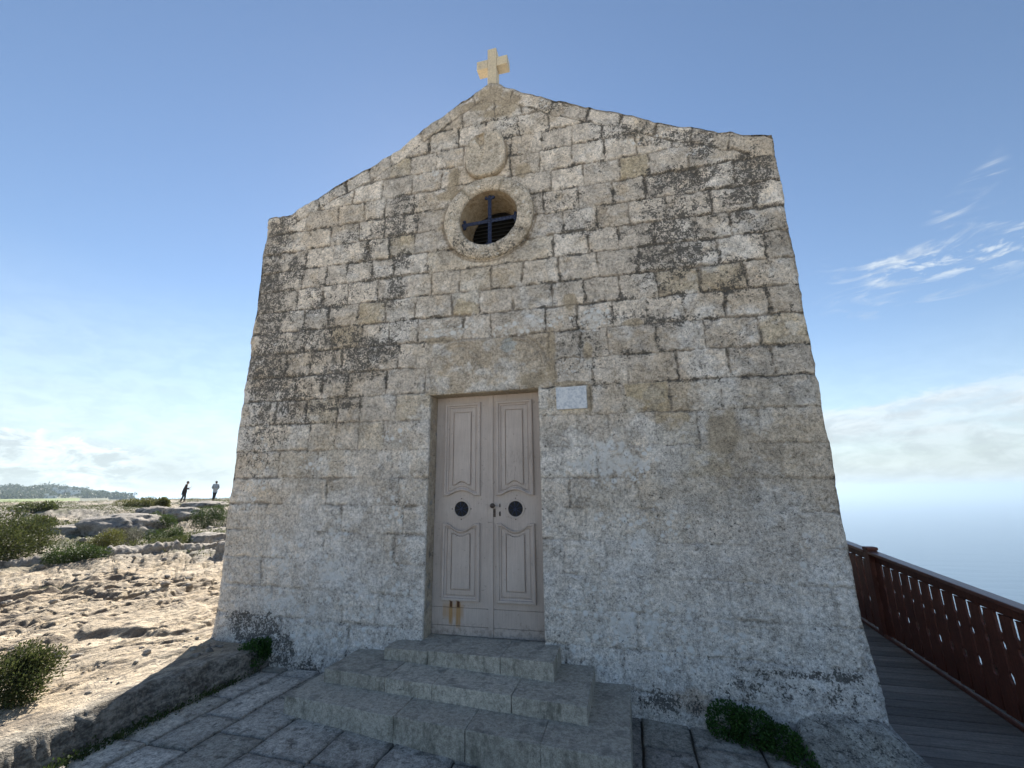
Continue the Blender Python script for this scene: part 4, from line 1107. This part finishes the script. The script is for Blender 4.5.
bush('bush', -23.6, 13.9, .8, .75, 1500, .10, M['leaf_bright'], 'upright yellow-green bush on the skyline, nearest the person in dark clothes', group=GB, seed=8)
bush('bush', -13.9, 8.1, 1.25, .85, 6500, .04, M['leaf_dark'], 'rounded very dark green bush below the person in the pale shirt', group=GB, seed=9)
bush('bush', -15.3, 7.6, 1.2, .55, 4500, .045, M['leaf_dark'], 'small dark bush under the skyline bushes, between the boulders', group=GB, seed=10)
bush('bush', -11.7, 4.9, 1.0, .42, 4200, .035, M['leaf_dark'], 'dark bush in the middle of the slope, right of the grey-brown bush', group=GB, seed=12)
bush('bush', -10.6, 4.15, 1.15, .26, 4200, .035, M['leaf_mid'], 'flat mat-like bush along the top of the pale rock shelf', group=GB, seed=13)
bush('bush', -26.9, 10.6, 1.8, .5, 1600, .11, M['leaf_mid'], 'small rounded bush on the horizon beneath the distant hill, left', group=GB, seed=14)
bush('bush', -19.8, 6.9, 1.2, .42, 1500, .09, M['leaf_mid'], 'low bush right above the largest bush on the stony rise', group=GB, seed=15)
bush('bush', -4.62, -1.74, .66, .40, 9000, .022, M['leaf_mid'], 'leafy green bush in the near lower left corner beside the rock bank', group=GB, seed=16, up=.55, aspect=.5, sink=.03, fill=.8)
bush('bush', -8.5, .75, .45, .12, 900, .03, M['leaf_grey'], 'tiny grey-green tuft alone on the bare pale rock', 'tuft', seed=17, stems=6)
# ivy-like plants against the chapel foot
bush('plant', -3.88, -.20, .40, .34, 5200, .020, M['leaf_base'], 'lush green plant growing at the left foot of the chapel by the rock bank', 'plant', seed=21, up=.2, aspect=.8, z=.02, stems=10)
PR = bush('plant', .80, -.17, .62, .24, 6500, .019, M['leaf_base'], 'lush green plant growing at the right foot of the chapel beside the grey rock slope', 'plant', seed=22, up=.2, aspect=.8, z=-.15, stems=14, lumps=0, extra=[(-.17, .06, .14, .15, .12, .15), (.0, .02, .13, .17, .14, .14), (.17, -.06, .10, .14, .13, .11), (.27, -.17, .06, .09, .12, .07), (.30, -.30, .04, .06, .1, .05)])
# weeds in the crease between rock bank and paving
V = []; Fq = []; g = np.random.default_rng(5); pts = []
for k in range(2600):
    y = -2.6 + 2.4 * g.random(); d_ = fbm(np.array([y * 3.]), np.array([0.]), 2, 99)[0]
    if g.random() > (d_ - .25) * 2.2: continue
    pts.append((-3.78 + g.normal(0, .028), y, .005 + abs(g.normal(0, .022))))
P = np.array(pts); W_, Fw = leaf_cloud(len(P), lambda g_, n: (P, np.tile([0, 0, .5], (n, 1))), .020, .5, .6, 8)
o = np_mesh('crevice_weeds', W_, Fw, M['leaf_dark']); tag(o, 'thin line of dark weeds in the crease between rock bank and paving', 'weeds', kind='stuff')

# low scrub carpet among the rocks
def scrub():
    g = np.random.default_rng(77); n = 30000
    r = 12 + 38 * g.random(n) ** .8; az = np.radians(g.uniform(33, 80, n)); x = -np.sin(az) * r; y = CAMY + np.cos(az) * r
    k = fbm(x * .55, y * .55, 4, 93) + (g.random(n) - .5) * .12 > .545; x = x[k]; y = y[k]; r = r[k]
    z = ground_h(x, y)
    reps = 6; x = np.repeat(x, reps) + g.normal(0, .07, len(x) * reps); y = np.repeat(y, reps) + g.normal(0, .07, len(y) * reps); z = np.repeat(z, reps) + g.random(len(z) * reps) * .13; r = np.repeat(r, reps)
    Pp = np.stack([x, y, z], -1)
    V, Fq = leaf_cloud(len(Pp), lambda g_, n_: (Pp, np.tile([0, 0, .4], (n_, 1))), .05, .5, .5, 9)
    o = np_mesh('scrub', V, Fq, M['leaf_mid']); tag(o, 'scattered low scrub and weeds covering the rocky plateau', 'scrub', kind='stuff')
scrub()

def rubble():
    g = np.random.default_rng(41); bm = bmesh.new(); bmesh.ops.create_icosphere(bm, subdivisions=1, radius=1); bm.verts.ensure_lookup_table()
    B = np.array([v.co[:] for v in bm.verts]); Fi = np.array([[v.index for v in f.verts] for f in bm.faces]); bm.free()
    n = 3200; az = np.radians(g.uniform(28, 82, n)); r_ = 3.6 + 24 * g.random(n) ** 1.5; x = -np.sin(az) * r_; y = CAMY + np.cos(az) * r_
    k = (lip(x, y) > .35) & (fbm(x * .9, y * .9, 3, 95) + g.normal(0, .06, n) > .5) & ~((x > -4.8) & (y > -.1)); x = x[k]; y = y[k]; r_ = r_[k]
    z = ground_h(x, y); n = len(x); sz = (.008 + .035 * g.random(n) ** 4) * (1 + r_ * .06)
    V = B[None] * (1 + g.normal(0, .22, (n, len(B), 1))) * sz[:, None, None] * g.uniform(.5, 1.4, (n, 1, 3)) * [1, 1, .6] + np.stack([x, y, z + sz * .2], -1)[:, None, :]
    Fq = (Fi[None] + (np.arange(n) * len(B))[:, None, None]).reshape(-1, 3)
    o = np_mesh('rubble', V.reshape(-1, 3), Fq, M['boulder']); tag(o, 'loose broken stones scattered over the bare rock', 'rubble', kind='stuff')
rubble()

# ------------------------------------------------------------------ boulders
def boulder(x, y, w, d, h, seed, label, sink=.12, rz=0):
    bm = bmesh.new(); bmesh.ops.create_icosphere(bm, subdivisions=5, radius=1)
    for v in bm.verts:
        p = v.co.copy(); q = p * 1.4 + Vector((seed * 3.1, seed, 0))
        n = mnoise.fractal(q, 1., 2., 5); c = mnoise.voronoi(p * 1.6 + Vector((seed, 0, 0)))[0]
        k = 1 + n * .25 - .25 * (.5 - min(c[0], .5)) + .18 * (c[1] - c[0])
        v.co = Vector((p.x * k * w * .5, p.y * k * d * .5, p.z * k * h * .62))
        if v.co.z > h * .42: v.co.z = h * .42 + (v.co.z - h * .42) * .45
    for f in bm.faces: f.smooth = True
    o = bm_obj('boulder', bm, M['boulder'], None, True); o.location = (x, y, gz(x, y) + h * .30 - sink); o.rotation_euler = (0, 0, rz)
    tag(o, label, 'boulder', 'boulders on the rocky plateau')
boulder(-15.9, 6.9, 2.1, 2.0, .95, 1, 'big grey lichen-covered boulder, largest of all, left of centre of the slope', rz=.9)
boulder(-19.4, 10.4, 1.25, 1.4, .85, 2, 'grey boulder below the skyline bush, right of the biggest boulder', rz=.8)
boulder(-10.3, 4.95, .85, .9, .48, 3, 'pale grey boulder at the lower right, near the chapel corner', rz=.7)
boulder(-16.3, 9.2, 1.3, 1.3, .6, 4, 'grey boulder left of the rounded dark bush, above the small dark bush', rz=.8)
boulder(-17.3, 6.3, 1.7, 1.3, .50, 5, 'low broken boulder left of the biggest boulder, behind the grey-brown bush', rz=.9)
boulder(-8.65, 3.9, .35, .6, .42, 6, 'dark hollowed boulder touching the chapel edge in view', rz=.9)
boulder(-13.3, 8.9, .9, 1.0, .7, 7, 'tan boulder between the rounded dark bush and the chapel', rz=.9)
boulder(-24.5, 17.2, 2.2, 1.8, .6, 8, 'flat pale boulder just under the two people', rz=.8)

# ledge of rounded rock along the pale shelf
def ledge():
    pts = [(-11.6, 1.2), (-11.0, 2.0), (-10.7, 2.7), (-10.3, 3.5), (-9.9, 4.2), (-9.6, 5.0)]
    bm = bmesh.new(); n = 150; m = 22; rows = []
    for i in range(n + 1):
        t = i / n * (len(pts) - 1); k = min(int(t), len(pts) - 2); f = t - k
        x = pts[k][0] * (1 - f) + pts[k + 1][0] * f; y = pts[k][1] * (1 - f) + pts[k + 1][1] * f; z0 = gz(x, y)
        e = math.sin(math.pi * i / n) ** .4
        row = []
        for j in range(m):
            a = 2 * math.pi * j / m; q = mnoise.fractal(Vector((x * 3, y * 3, a)), 1, 2, 4)
            r_ = (.17 + .06 * mnoise.noise(Vector((y * 2.5, 2, 0)))) * e * (1 + .45 * q)
            row.append(bm.verts.new((x + r_ * 1.5 * math.cos(a) * .8, y - r_ * math.cos(a) * .5, z0 + .02 + r_ * .85 * math.sin(a))))
        rows.append(row)
    for a_, b_ in zip(rows, rows[1:]):
        for j in range(m): bm.faces.new((a_[j], b_[j], b_[(j + 1) % m], a_[(j + 1) % m]))
    o = bm_obj('rock_ledge', bm, M['boulder'], None, True); tag(o, 'long rounded grey rock ledge running along the edge of the pale shelf', 'rock ledge')
ledge()

# ------------------------------------------------------------------ distant hill: wood and houses
def wood():
    g = np.random.default_rng(3); V = []; Fs = []; n = 2600; off = 0
    az = g.uniform(54.6, 80, n); r = g.uniform(735, 1120, n)
    keep = (r > 800) | (g.random(n) < .9)
    az = az[keep]; r = r[keep]
    x = -np.sin(np.radians(az)) * r; y = CAMY + np.cos(np.radians(az)) * r; z = ground_h(x, y)
    nh = np.zeros(len(x), bool)
    for ha, hr in ((60.1, 745), (59.6, 850), (58.7, 850)): nh |= (abs(az - ha) < .35) & (r < hr) & (r > hr - 120)
    x, y, z = x[~nh], y[~nh], z[~nh]
    P = []; N = []
    for i in range(len(x)):
        h = g.uniform(3, 7.5) * (1.35 if g.random() < .12 else 1); w = h * g.uniform(.5, .9); k = 26
        u = g.normal(0, 1, (k, 3)); u /= np.linalg.norm(u, axis=1)[:, None]
        P.append(np.array([x[i], y[i], z[i] + h * .45]) + u * [w, w, h * .5] * g.uniform(.5, 1, (k, 1))); N.append(u)
    P = np.concatenate(P); N = np.concatenate(N)
    V, Fq = leaf_cloud(len(P), lambda a, b: (P, N), 2.0, .3, .9, 4)
    o = np_mesh('distant_wood', V, Fq, M['tree_far']); tag(o, 'bluish far-off wood covering the distant hill', 'wood', kind='stuff')
wood()
def house(az, r, w, d, h, label, dz=.0):
    x = -math.sin(R(az)) * r; y = CAMY + math.cos(R(az)) * r; z = gz(x, y) + dz
    o = empty('farmhouse', (x, y, z), R(az), label, 'building', 'buildings on the distant hill')
    bm = bmesh.new(); add_box(bm, -w / 2, w / 2, -d / 2, d / 2, -2, h); add_box(bm, -w / 2 + .0, -w / 6, -d / 2 - .01, d / 2 - 2, h + .4, h + 2.6); bm_obj('wall', bm, M['white_wall'], o)
    bm = bmesh.new(); add_box(bm, -w / 2 - .3, w / 2 + .3, -d / 2 - .3, d / 2 + .3, h + .01, h + .38); bm_obj('roof', bm, M['roof'], o)
    k = max(2, int(w / 4))
    for i in range(k):
        xx = -w / 2 + (i + .5) * w / k; bm = bmesh.new(); add_box(bm, xx - .6, xx + .6, -d / 2 - .06, -d / 2 - .003, h - 2.4, h - .9); bm_obj('window', bm, M['window_dark'], o)
house(60.1, 745, 11, 6, 3.2, 'small pale building at the foot of the distant hill, right end of the green field', .4)
house(59.6, 850, 15, 7, 4.5, 'long pale building half hidden by trees on the distant hill, left one', 3.5)
house(58.7, 850, 14, 7, 4.5, 'pale building among trees on the right part of the distant hill', 3.5)

# ------------------------------------------------------------------ people
def skin_obj(name, verts, edges, radii, mat, parent, root=0, sub=2):
    me = bpy.data.meshes.new(name); me.from_pydata(verts, edges, []); me.update()
    o = link(bpy.data.objects.new(name, me), parent); me.materials.append(mat)
    md = o.modifiers.new('skin', 'SKIN'); md.use_smooth_shade = True
    for i, sv in enumerate(me.skin_vertices[0].data):
        r_ = radii[i]; sv.radius = (r_, r_) if not isinstance(r_, tuple) else r_; sv.use_root = (i == root)
    s = o.modifiers.new('sub', 'SUBSURF'); s.levels = sub; s.render_levels = sub
    return o
def person(loc, rz, pose, mats, label, coat_len, s=1., hairlong=False):
    root = empty('person', loc, rz, label, 'person'); root.scale = (s, s, s)
    P = pose
    V = []; E_ = []; Rd = []
    def add(p, r_, par=None):
        V.append(tuple(p)); Rd.append(r_)
        if par is not None: E_.append((par, len(V) - 1))
        return len(V) - 1
    pel = add(P['pelvis'], (.13, .10)); wa = add(P['waist'], (.125, .095), pel); chs = add(P['chest'], (.155, .11), wa); nk0 = add(P['neck'], .055, chs); nk1 = add(P['neck2'], .05, nk0)
    hd = add(P['head'], (.078, .09), nk1); tp = add(P['crown'], (.07, .08), hd)
    hv = Vector(P['head']); fd = Vector(P['face']).normalized()
    add(hv + fd * .105 + Vector((0, 0, -.005)), .012, hd)          # nose
    side = Vector((-fd.y, fd.x, 0)).normalized()
    for sg in (-1, 1): add(hv + side * .085 * sg, .016, hd)        # ears
    fing = []
    for sd in ('l', 'r'):
        sh = add(P['sh_' + sd], .058, chs); el = add(P['el_' + sd], .043, sh); wr = add(P['wr_' + sd], .028, el)
        w = Vector(P['wr_' + sd]); dr = (w - Vector(P['el_' + sd])).normalized() if 'hd_' + sd not in P else Vector(P['hd_' + sd]).normalized()
        palm = add(w + dr * .055, (.038, .018), wr)
        pc = w + dr * .055; up = Vector((0, 0, 1)); lat = dr.cross(up); lat = lat.normalized() if lat.length > .2 else Vector((0, 1, 0))
        curl = lat.cross(dr).normalized() * -1
        for k, (o_, L) in enumerate(((-.027, .06), (-.009, .072), (.009, .067), (.027, .052))):
            b0 = pc + lat * o_ + dr * .03; b1 = b0 + dr * L * .5 + curl * .008; b2 = b1 + dr * L * .4 + curl * .028
            fing.append((b0, b1, b2, .009))
        t0 = pc - lat * .03 - dr * .01; fing.append((t0, t0 - lat * .025 + dr * .03, t0 - lat * .02 + dr * .055 + curl * .01, .010))
        hp = add(P['hip_' + sd], .092, pel); kn = add(P['kn_' + sd], .058, hp); an = add(P['an_' + sd], .036, kn); add(P['toe_' + sd], .034, an)
    for (a, b, c, r_) in fing:
        i0 = len(V); V.extend([tuple(a), tuple(b), tuple(c)]); Rd.extend([r_, r_ * .9, r_ * .75]); E_.extend([(i0, i0 + 1), (i0 + 1, i0 + 2)])
    body = skin_obj('body', V, E_, Rd, mats['skin'], root)
    # mark roots of the separate finger chains
    sk = body.data.skin_vertices[0].data; base = len(V) - 3 * len(fing)
    for k in range(len(fing)): sk[base + 3 * k].use_root = True
    # jacket / shirt
    V = []; E_ = []; Rd = []
    wst = add(P['hem'], coat_len[1]); pel = add(Vector(P['pelvis']) * .6 + Vector(P['hem']) * .4 if coat_len[0] else P['pelvis'], (.19, .18), wst); wa = add(P['waist'], (.175, .145), pel); chs = add(P['chest'], (.195, .15), wa); add(Vector(P['neck']) + Vector((0, 0, -.015)), .068, chs)
    for sd in ('l', 'r'):
        sh = add(P['sh_' + sd], .075, chs); el = add(P['el_' + sd], .060, sh); w = Vector(P['wr_' + sd]); e = Vector(P['el_' + sd]); add(w + (e - w) * .08, .043, el)
    skin_obj('jacket' if coat_len[0] else 'shirt', V, E_, Rd, mats['top'], root, root=1)
    V = []; E_ = []; Rd = []
    wt = add(P['waist'], (.15, .12)); pel = add(P['pelvis'], (.15, .12), wt)
    for sd in ('l', 'r'):
        hp = add(P['hip_' + sd], .108, pel); kn = add(P['kn_' + sd], .075, hp); a_ = Vector(P['an_' + sd]); add(a_ + Vector((0, 0, .02)), .058, kn)
    skin_obj('trousers', V, E_, Rd, mats['leg'], root)
    for sd in ('l', 'r'):
        a_ = Vector(P['an_' + sd]); t_ = Vector(P['toe_' + sd]); skin_obj('shoe', [tuple(a_ - (t_ - a_) * .25 + Vector((0, 0, -.03))), tuple(a_ + (t_ - a_) * .45 + Vector((0, 0, -.025))), tuple(t_ + (t_ - a_) * .15)], [(0, 1), (1, 2)], [.046, .045, .034], mats['shoe'], root, 0, 1)
    bm = bmesh.new(); c = Vector(P['crown']); bmesh.ops.create_uvsphere(bm, u_segments=18, v_segments=12, radius=1)
    for v in bm.verts:
        q = v.co; v.co = Vector((q.x * .098, q.y * .092, q.z * .095)); 
        if v.co.z < -.02 and (q.dot(fd) > .1): v.co = v.co * .75
        v.co += hv - fd * .018 + Vector((0, 0, .045)) + Vector((0, 0, -.05 if (q.z < -.3 and q.dot(fd) < 0 and hairlong) else 0))
    bm_obj('hair', bm, mats['hair'], root, True)
    for sg in (-1, 1):
        bm = bmesh.new(); bmesh.ops.create_uvsphere(bm, u_segments=8, v_segments=6, radius=.011, matrix=Matrix.Translation(hv + fd * .082 + side * .03 * sg + Vector((0, 0, .018))))
        bm_obj('eye', bm, mats['hair'], root)
    return root
p1 = dict(pelvis=(0, 0, .92), waist=(.02, 0, 1.08), chest=(.05, 0, 1.29), neck=(.085, 0, 1.44), neck2=(.115, 0, 1.49), head=(.15, 0, 1.57), crown=(.155, 0, 1.63), face=(.85, 0, -.5),
          sh_l=(.06, .17, 1.38), el_l=(.10, .20, 1.10), wr_l=(.32, .10, 1.17), sh_r=(.06, -.17, 1.38), el_r=(.08, -.21, 1.10), wr_r=(.30, -.10, 1.06),
          hip_l=(.0, .09, .86), kn_l=(.10, .10, .48), an_l=(.06, .10, .09), toe_l=(.22, .11, .035), hip_r=(-.01, -.09, .86), kn_r=(-.05, -.10, .47), an_r=(-.17, -.11, .10), toe_r=(-.03, -.12, .035), hem=(-.02, 0, .60))
x1, y1 = -32.7, 22.55
r1 = person((x1, y1, gz(x1, y1) - .01), R(50), p1, dict(skin=M['skin'], top=M['coat'], leg=M['trouser'], shoe=M['shoe'], hair=M['hair']), 'person in a dark coat on the ridge, head bowed over something held in both hands', (True, (.21, .20)), .93, True)
ph = bmesh.new(); add_box(ph, .385, .395, -.04, .04, 1.16, 1.30); bevel(ph, .003, 1)
pho = bm_obj('phone', ph, M['phone']); pho.location = r1.location; pho.rotation_euler = (0, 0, R(50)); tag(pho, 'small dark phone held by the person in the dark coat', 'phone')
p2 = dict(pelvis=(0, 0, .93), waist=(.01, .01, 1.09), chest=(.03, .04, 1.31), neck=(.03, .09, 1.47), neck2=(.03, .12, 1.52), head=(.03, .15, 1.60), crown=(.03, .155, 1.67), face=(.5, .8, -.2),
          sh_l=(-.16, .05, 1.42), el_l=(-.27, -.03, 1.16), wr_l=(-.13, .02, 1.0), hd_l=(.5, .2, -.6), sh_r=(.20, .05, 1.40), el_r=(.24, -.02, 1.12), wr_r=(.14, .04, .98), hd_r=(-.5, .2, -.6),
          hip_l=(-.08, 0, .87), kn_l=(-.07, .02, .48), an_l=(-.10, -.02, .09), toe_l=(-.12, .14, .035), hip_r=(.08, 0, .87), kn_r=(.04, .06, .48), an_r=(-.02, -.01, .09), toe_r=(.0, .15, .035), hem=(0, 0, .84))
x2, y2 = -34.5, 26.8
person((x2, y2, gz(x2, y2) - .01), R(52), p2, dict(skin=M['skin'], top=M['shirt'], leg=M['trouser'], shoe=M['shoe'], hair=M['hair']), 'person in a pale blue-grey shirt and black trousers with hands on hips', (False, (.165, .13)), .98)

# ------------------------------------------------------------------ haze
def haze():
    m = bpy.data.materials.new('haze_air'); m.use_nodes = True; nt = m.node_tree; nt.nodes.clear()
    out = nt.nodes.new('ShaderNodeOutputMaterial'); v = nt.nodes.new('ShaderNodeVolumePrincipled')
    v.inputs['Color'].default_value = (.50, .63, .76, 1); v.inputs['Density'].default_value = HAZE; v.inputs['Anisotropy'].default_value = .35
    nt.links.new(v.outputs[0], out.inputs['Volume'])
    bm = bmesh.new(); add_box(bm, -28500, 28500, -28500, 28500, -247.5, 40); o = bm_obj('haze', bm, m); tag(o, kind='stuff')
    o['label'] = 'pale sea haze in the air'; o['category'] = 'haze'
HAZE = 2.3e-4
haze()

# ------------------------------------------------------------------ sun and sky
SUN_AZ, SUN_EL = 26., 35.          # degrees left of +Y, behind the chapel
sd = bpy.data.lights.new('sun', 'SUN'); so = link(bpy.data.objects.new('sun', sd)); sd.energy = 5.0; sd.angle = R(.5); sd.color = (1, .94, .84)
dirv = Vector((-math.sin(R(SUN_AZ)) * math.cos(R(SUN_EL)), math.cos(R(SUN_AZ)) * math.cos(R(SUN_EL)), math.sin(R(SUN_EL))))
so.rotation_euler = dirv.to_track_quat('Z', 'Y').to_euler()
w = bpy.data.worlds.new('World'); scene.world = w; w.use_nodes = True; t = NT(w.node_tree)
bg = w.node_tree.nodes['Background']; bg.inputs['Strength'].default_value = .0625
sky = t.n('ShaderNodeTexSky', sky_type='NISHITA'); sky.sun_disc = False; sky.sun_elevation = R(SUN_EL); sky.sun_rotation = R(-SUN_AZ); sky.altitude = 200; sky.air_density = 1.0; sky.dust_density = .04; sky.ozone_density = 1.6
D = t.n('ShaderNodeTexCoord').outputs['Generated']; s = t.n('ShaderNodeSeparateXYZ'); t.set(s.inputs[0], D); X, Y, Z = s.outputs
az = t.m('MULTIPLY', t.m('ARCTAN2', t.m('MULTIPLY', X, -1), Y), 57.2958); el = t.m('MULTIPLY', t.m('ARCSINE', Z), 57.2958)
def vec(a, b, c=0.):
    cb = t.n('ShaderNodeCombineXYZ'); t.set(cb.inputs[0], a); t.set(cb.inputs[1], b); t.set(cb.inputs[2], c); return cb.outputs[0]
def band(v, a0, a1, b0, b1): return t.m('MULTIPLY', t.map(v, a0, a1), t.map(v, b0, b1, 1, 0))
def mul(*a):
    r_ = a[0]
    for q in a[1:]: r_ = t.m('MULTIPLY', r_, q)
    return r_
nA = t.noise(vec(t.m('MULTIPLY', az, .11), t.m('MULTIPLY', el, .30)), 1., 7, .6, .3)
nB = t.noise(vec(t.m('MULTIPLY', az, .35), t.m('MULTIPLY', el, .75), 4.), 1., 6, .62, .4)
nW = t.noise(vec(t.m('ADD', t.m('MULTIPLY', az, .14), t.m('MULTIPLY', el, .12)), t.m('MULTIPLY', el, .7), 9.), 1., 7, .65, .8)
# left cumulus tops and veil
topL = t.m('ADD', t.m('MULTIPLY', t.map(az, 52, 68), 2.4), 4.0)
cumL = mul(t.map(t.m('SUBTRACT', t.m('ADD', topL, t.m('MULTIPLY', t.m('SUBTRACT', nB, .5), 6.0)), el), 0, .25), band(az, 53, 56.5, 100, 130))
gapL = t.m('SUBTRACT', 1, mul(band(az, 59.6, 60.6, 61.0, 62.0), t.map(el, 4.6, 5.2)))
cumL = mul(cumL, gapL, .85)
veilL = mul(t.map(t.m('SUBTRACT', t.m('ADD', t.m('ADD', t.map(az, 40, 62, 2.2, 5.2), 1.2), t.m('MULTIPLY', t.m('SUBTRACT', nA, .5), 3)), el), -1.5, 3.0), band(az, 30, 52, 100, 140))
softL = mul(t.map(nA, .2, .8, .7, 1.), band(az, 15, 50, 90, 140), t.map(el, 5, 24, 1, 0), .62)
softR = mul(band(az, -140, -90, -5, 20), t.map(el, 6, 18, 1, 0), .25)
# right bank
topR = t.m('ADD', t.map(az, -40, -22, 9.9, 8.2), t.m('MULTIPLY', t.m('SUBTRACT', nB, .5), 3.2))
bankR = mul(t.map(t.m('SUBTRACT', topR, el), -.1, .9), t.map(el, 2.0, 5.2, .9, 1), t.map(nA, .3, .60, .45, 1), t.map(nW, .3, .6, .7, 1), band(az, -100, -70, -12, 5))
streak = mul(t.map(nW, .50, .66), band(el, 15.5, 17.5, 22, 24.5), band(az, -60, -38, -27, -21), .28)
puff = mul(t.map(t.m('ADD', nB, t.m('MULTIPLY', nW, .5)), .72, .92), band(t.m('SUBTRACT', el, t.map(az, -38, -28, -1, 0)), 18.8, 20.4, 21.6, 23.2), band(az, -50, -40, -28.5, -26.5), .75)
plume = mul(t.map(nW, .47, .66), band(t.m('ADD', el, t.m('MULTIPLY', t.m('ADD', az, 36), .55)), 24, 25, 25.8, 27), band(az, -39.5, -37.5, -34, -32), .5)
dens = cumL
veilR = mul(t.map(el, 1, 5.5, 1, 0), .8)
for q in (veilL, veilR, softL, softR, bankR, streak, puff, plume):
    dens = t.m('SUBTRACT', 1, t.m('MULTIPLY', t.m('SUBTRACT', 1, dens), t.m('SUBTRACT', 1, q)))
dens = t.m('MULTIPLY', dens, .9)
shade = t.m('MULTIPLY', t.map(nB, .35, .65, .84, 1.06), t.m('ADD', 1, t.m('MULTIPLY', t.m('MULTIPLY', cumL, t.map(nB, .40, .6, .05, 1)), .42)))
ccol = t.scale(t.mix(t.map(el, 2, 8), (4.5, 5.1, 5.3), (5.6, 6.1, 6.4)), shade)
SKYMIX = t.mix(dens, sky.outputs[0], ccol)
t.set(bg.inputs['Color'], SKYMIX)

# ------------------------------------------------------------------ render settings
scene.render.engine = 'CYCLES'
scene.view_settings.view_transform = 'Standard'; scene.view_settings.look = 'None'; scene.view_settings.gamma = 1; scene.view_settings.use_curve_mapping = False
scene.view_settings.exposure = 1.27
cy = scene.cycles; cy.max_bounces = 8; cy.diffuse_bounces = 5; cy.volume_bounces = 1; cy.glossy_bounces = 3; cy.transparent_max_bounces = 8
cy.use_denoising = True; cy.sample_clamp_indirect = 8; cy.caustics_reflective = False; cy.caustics_refractive = False
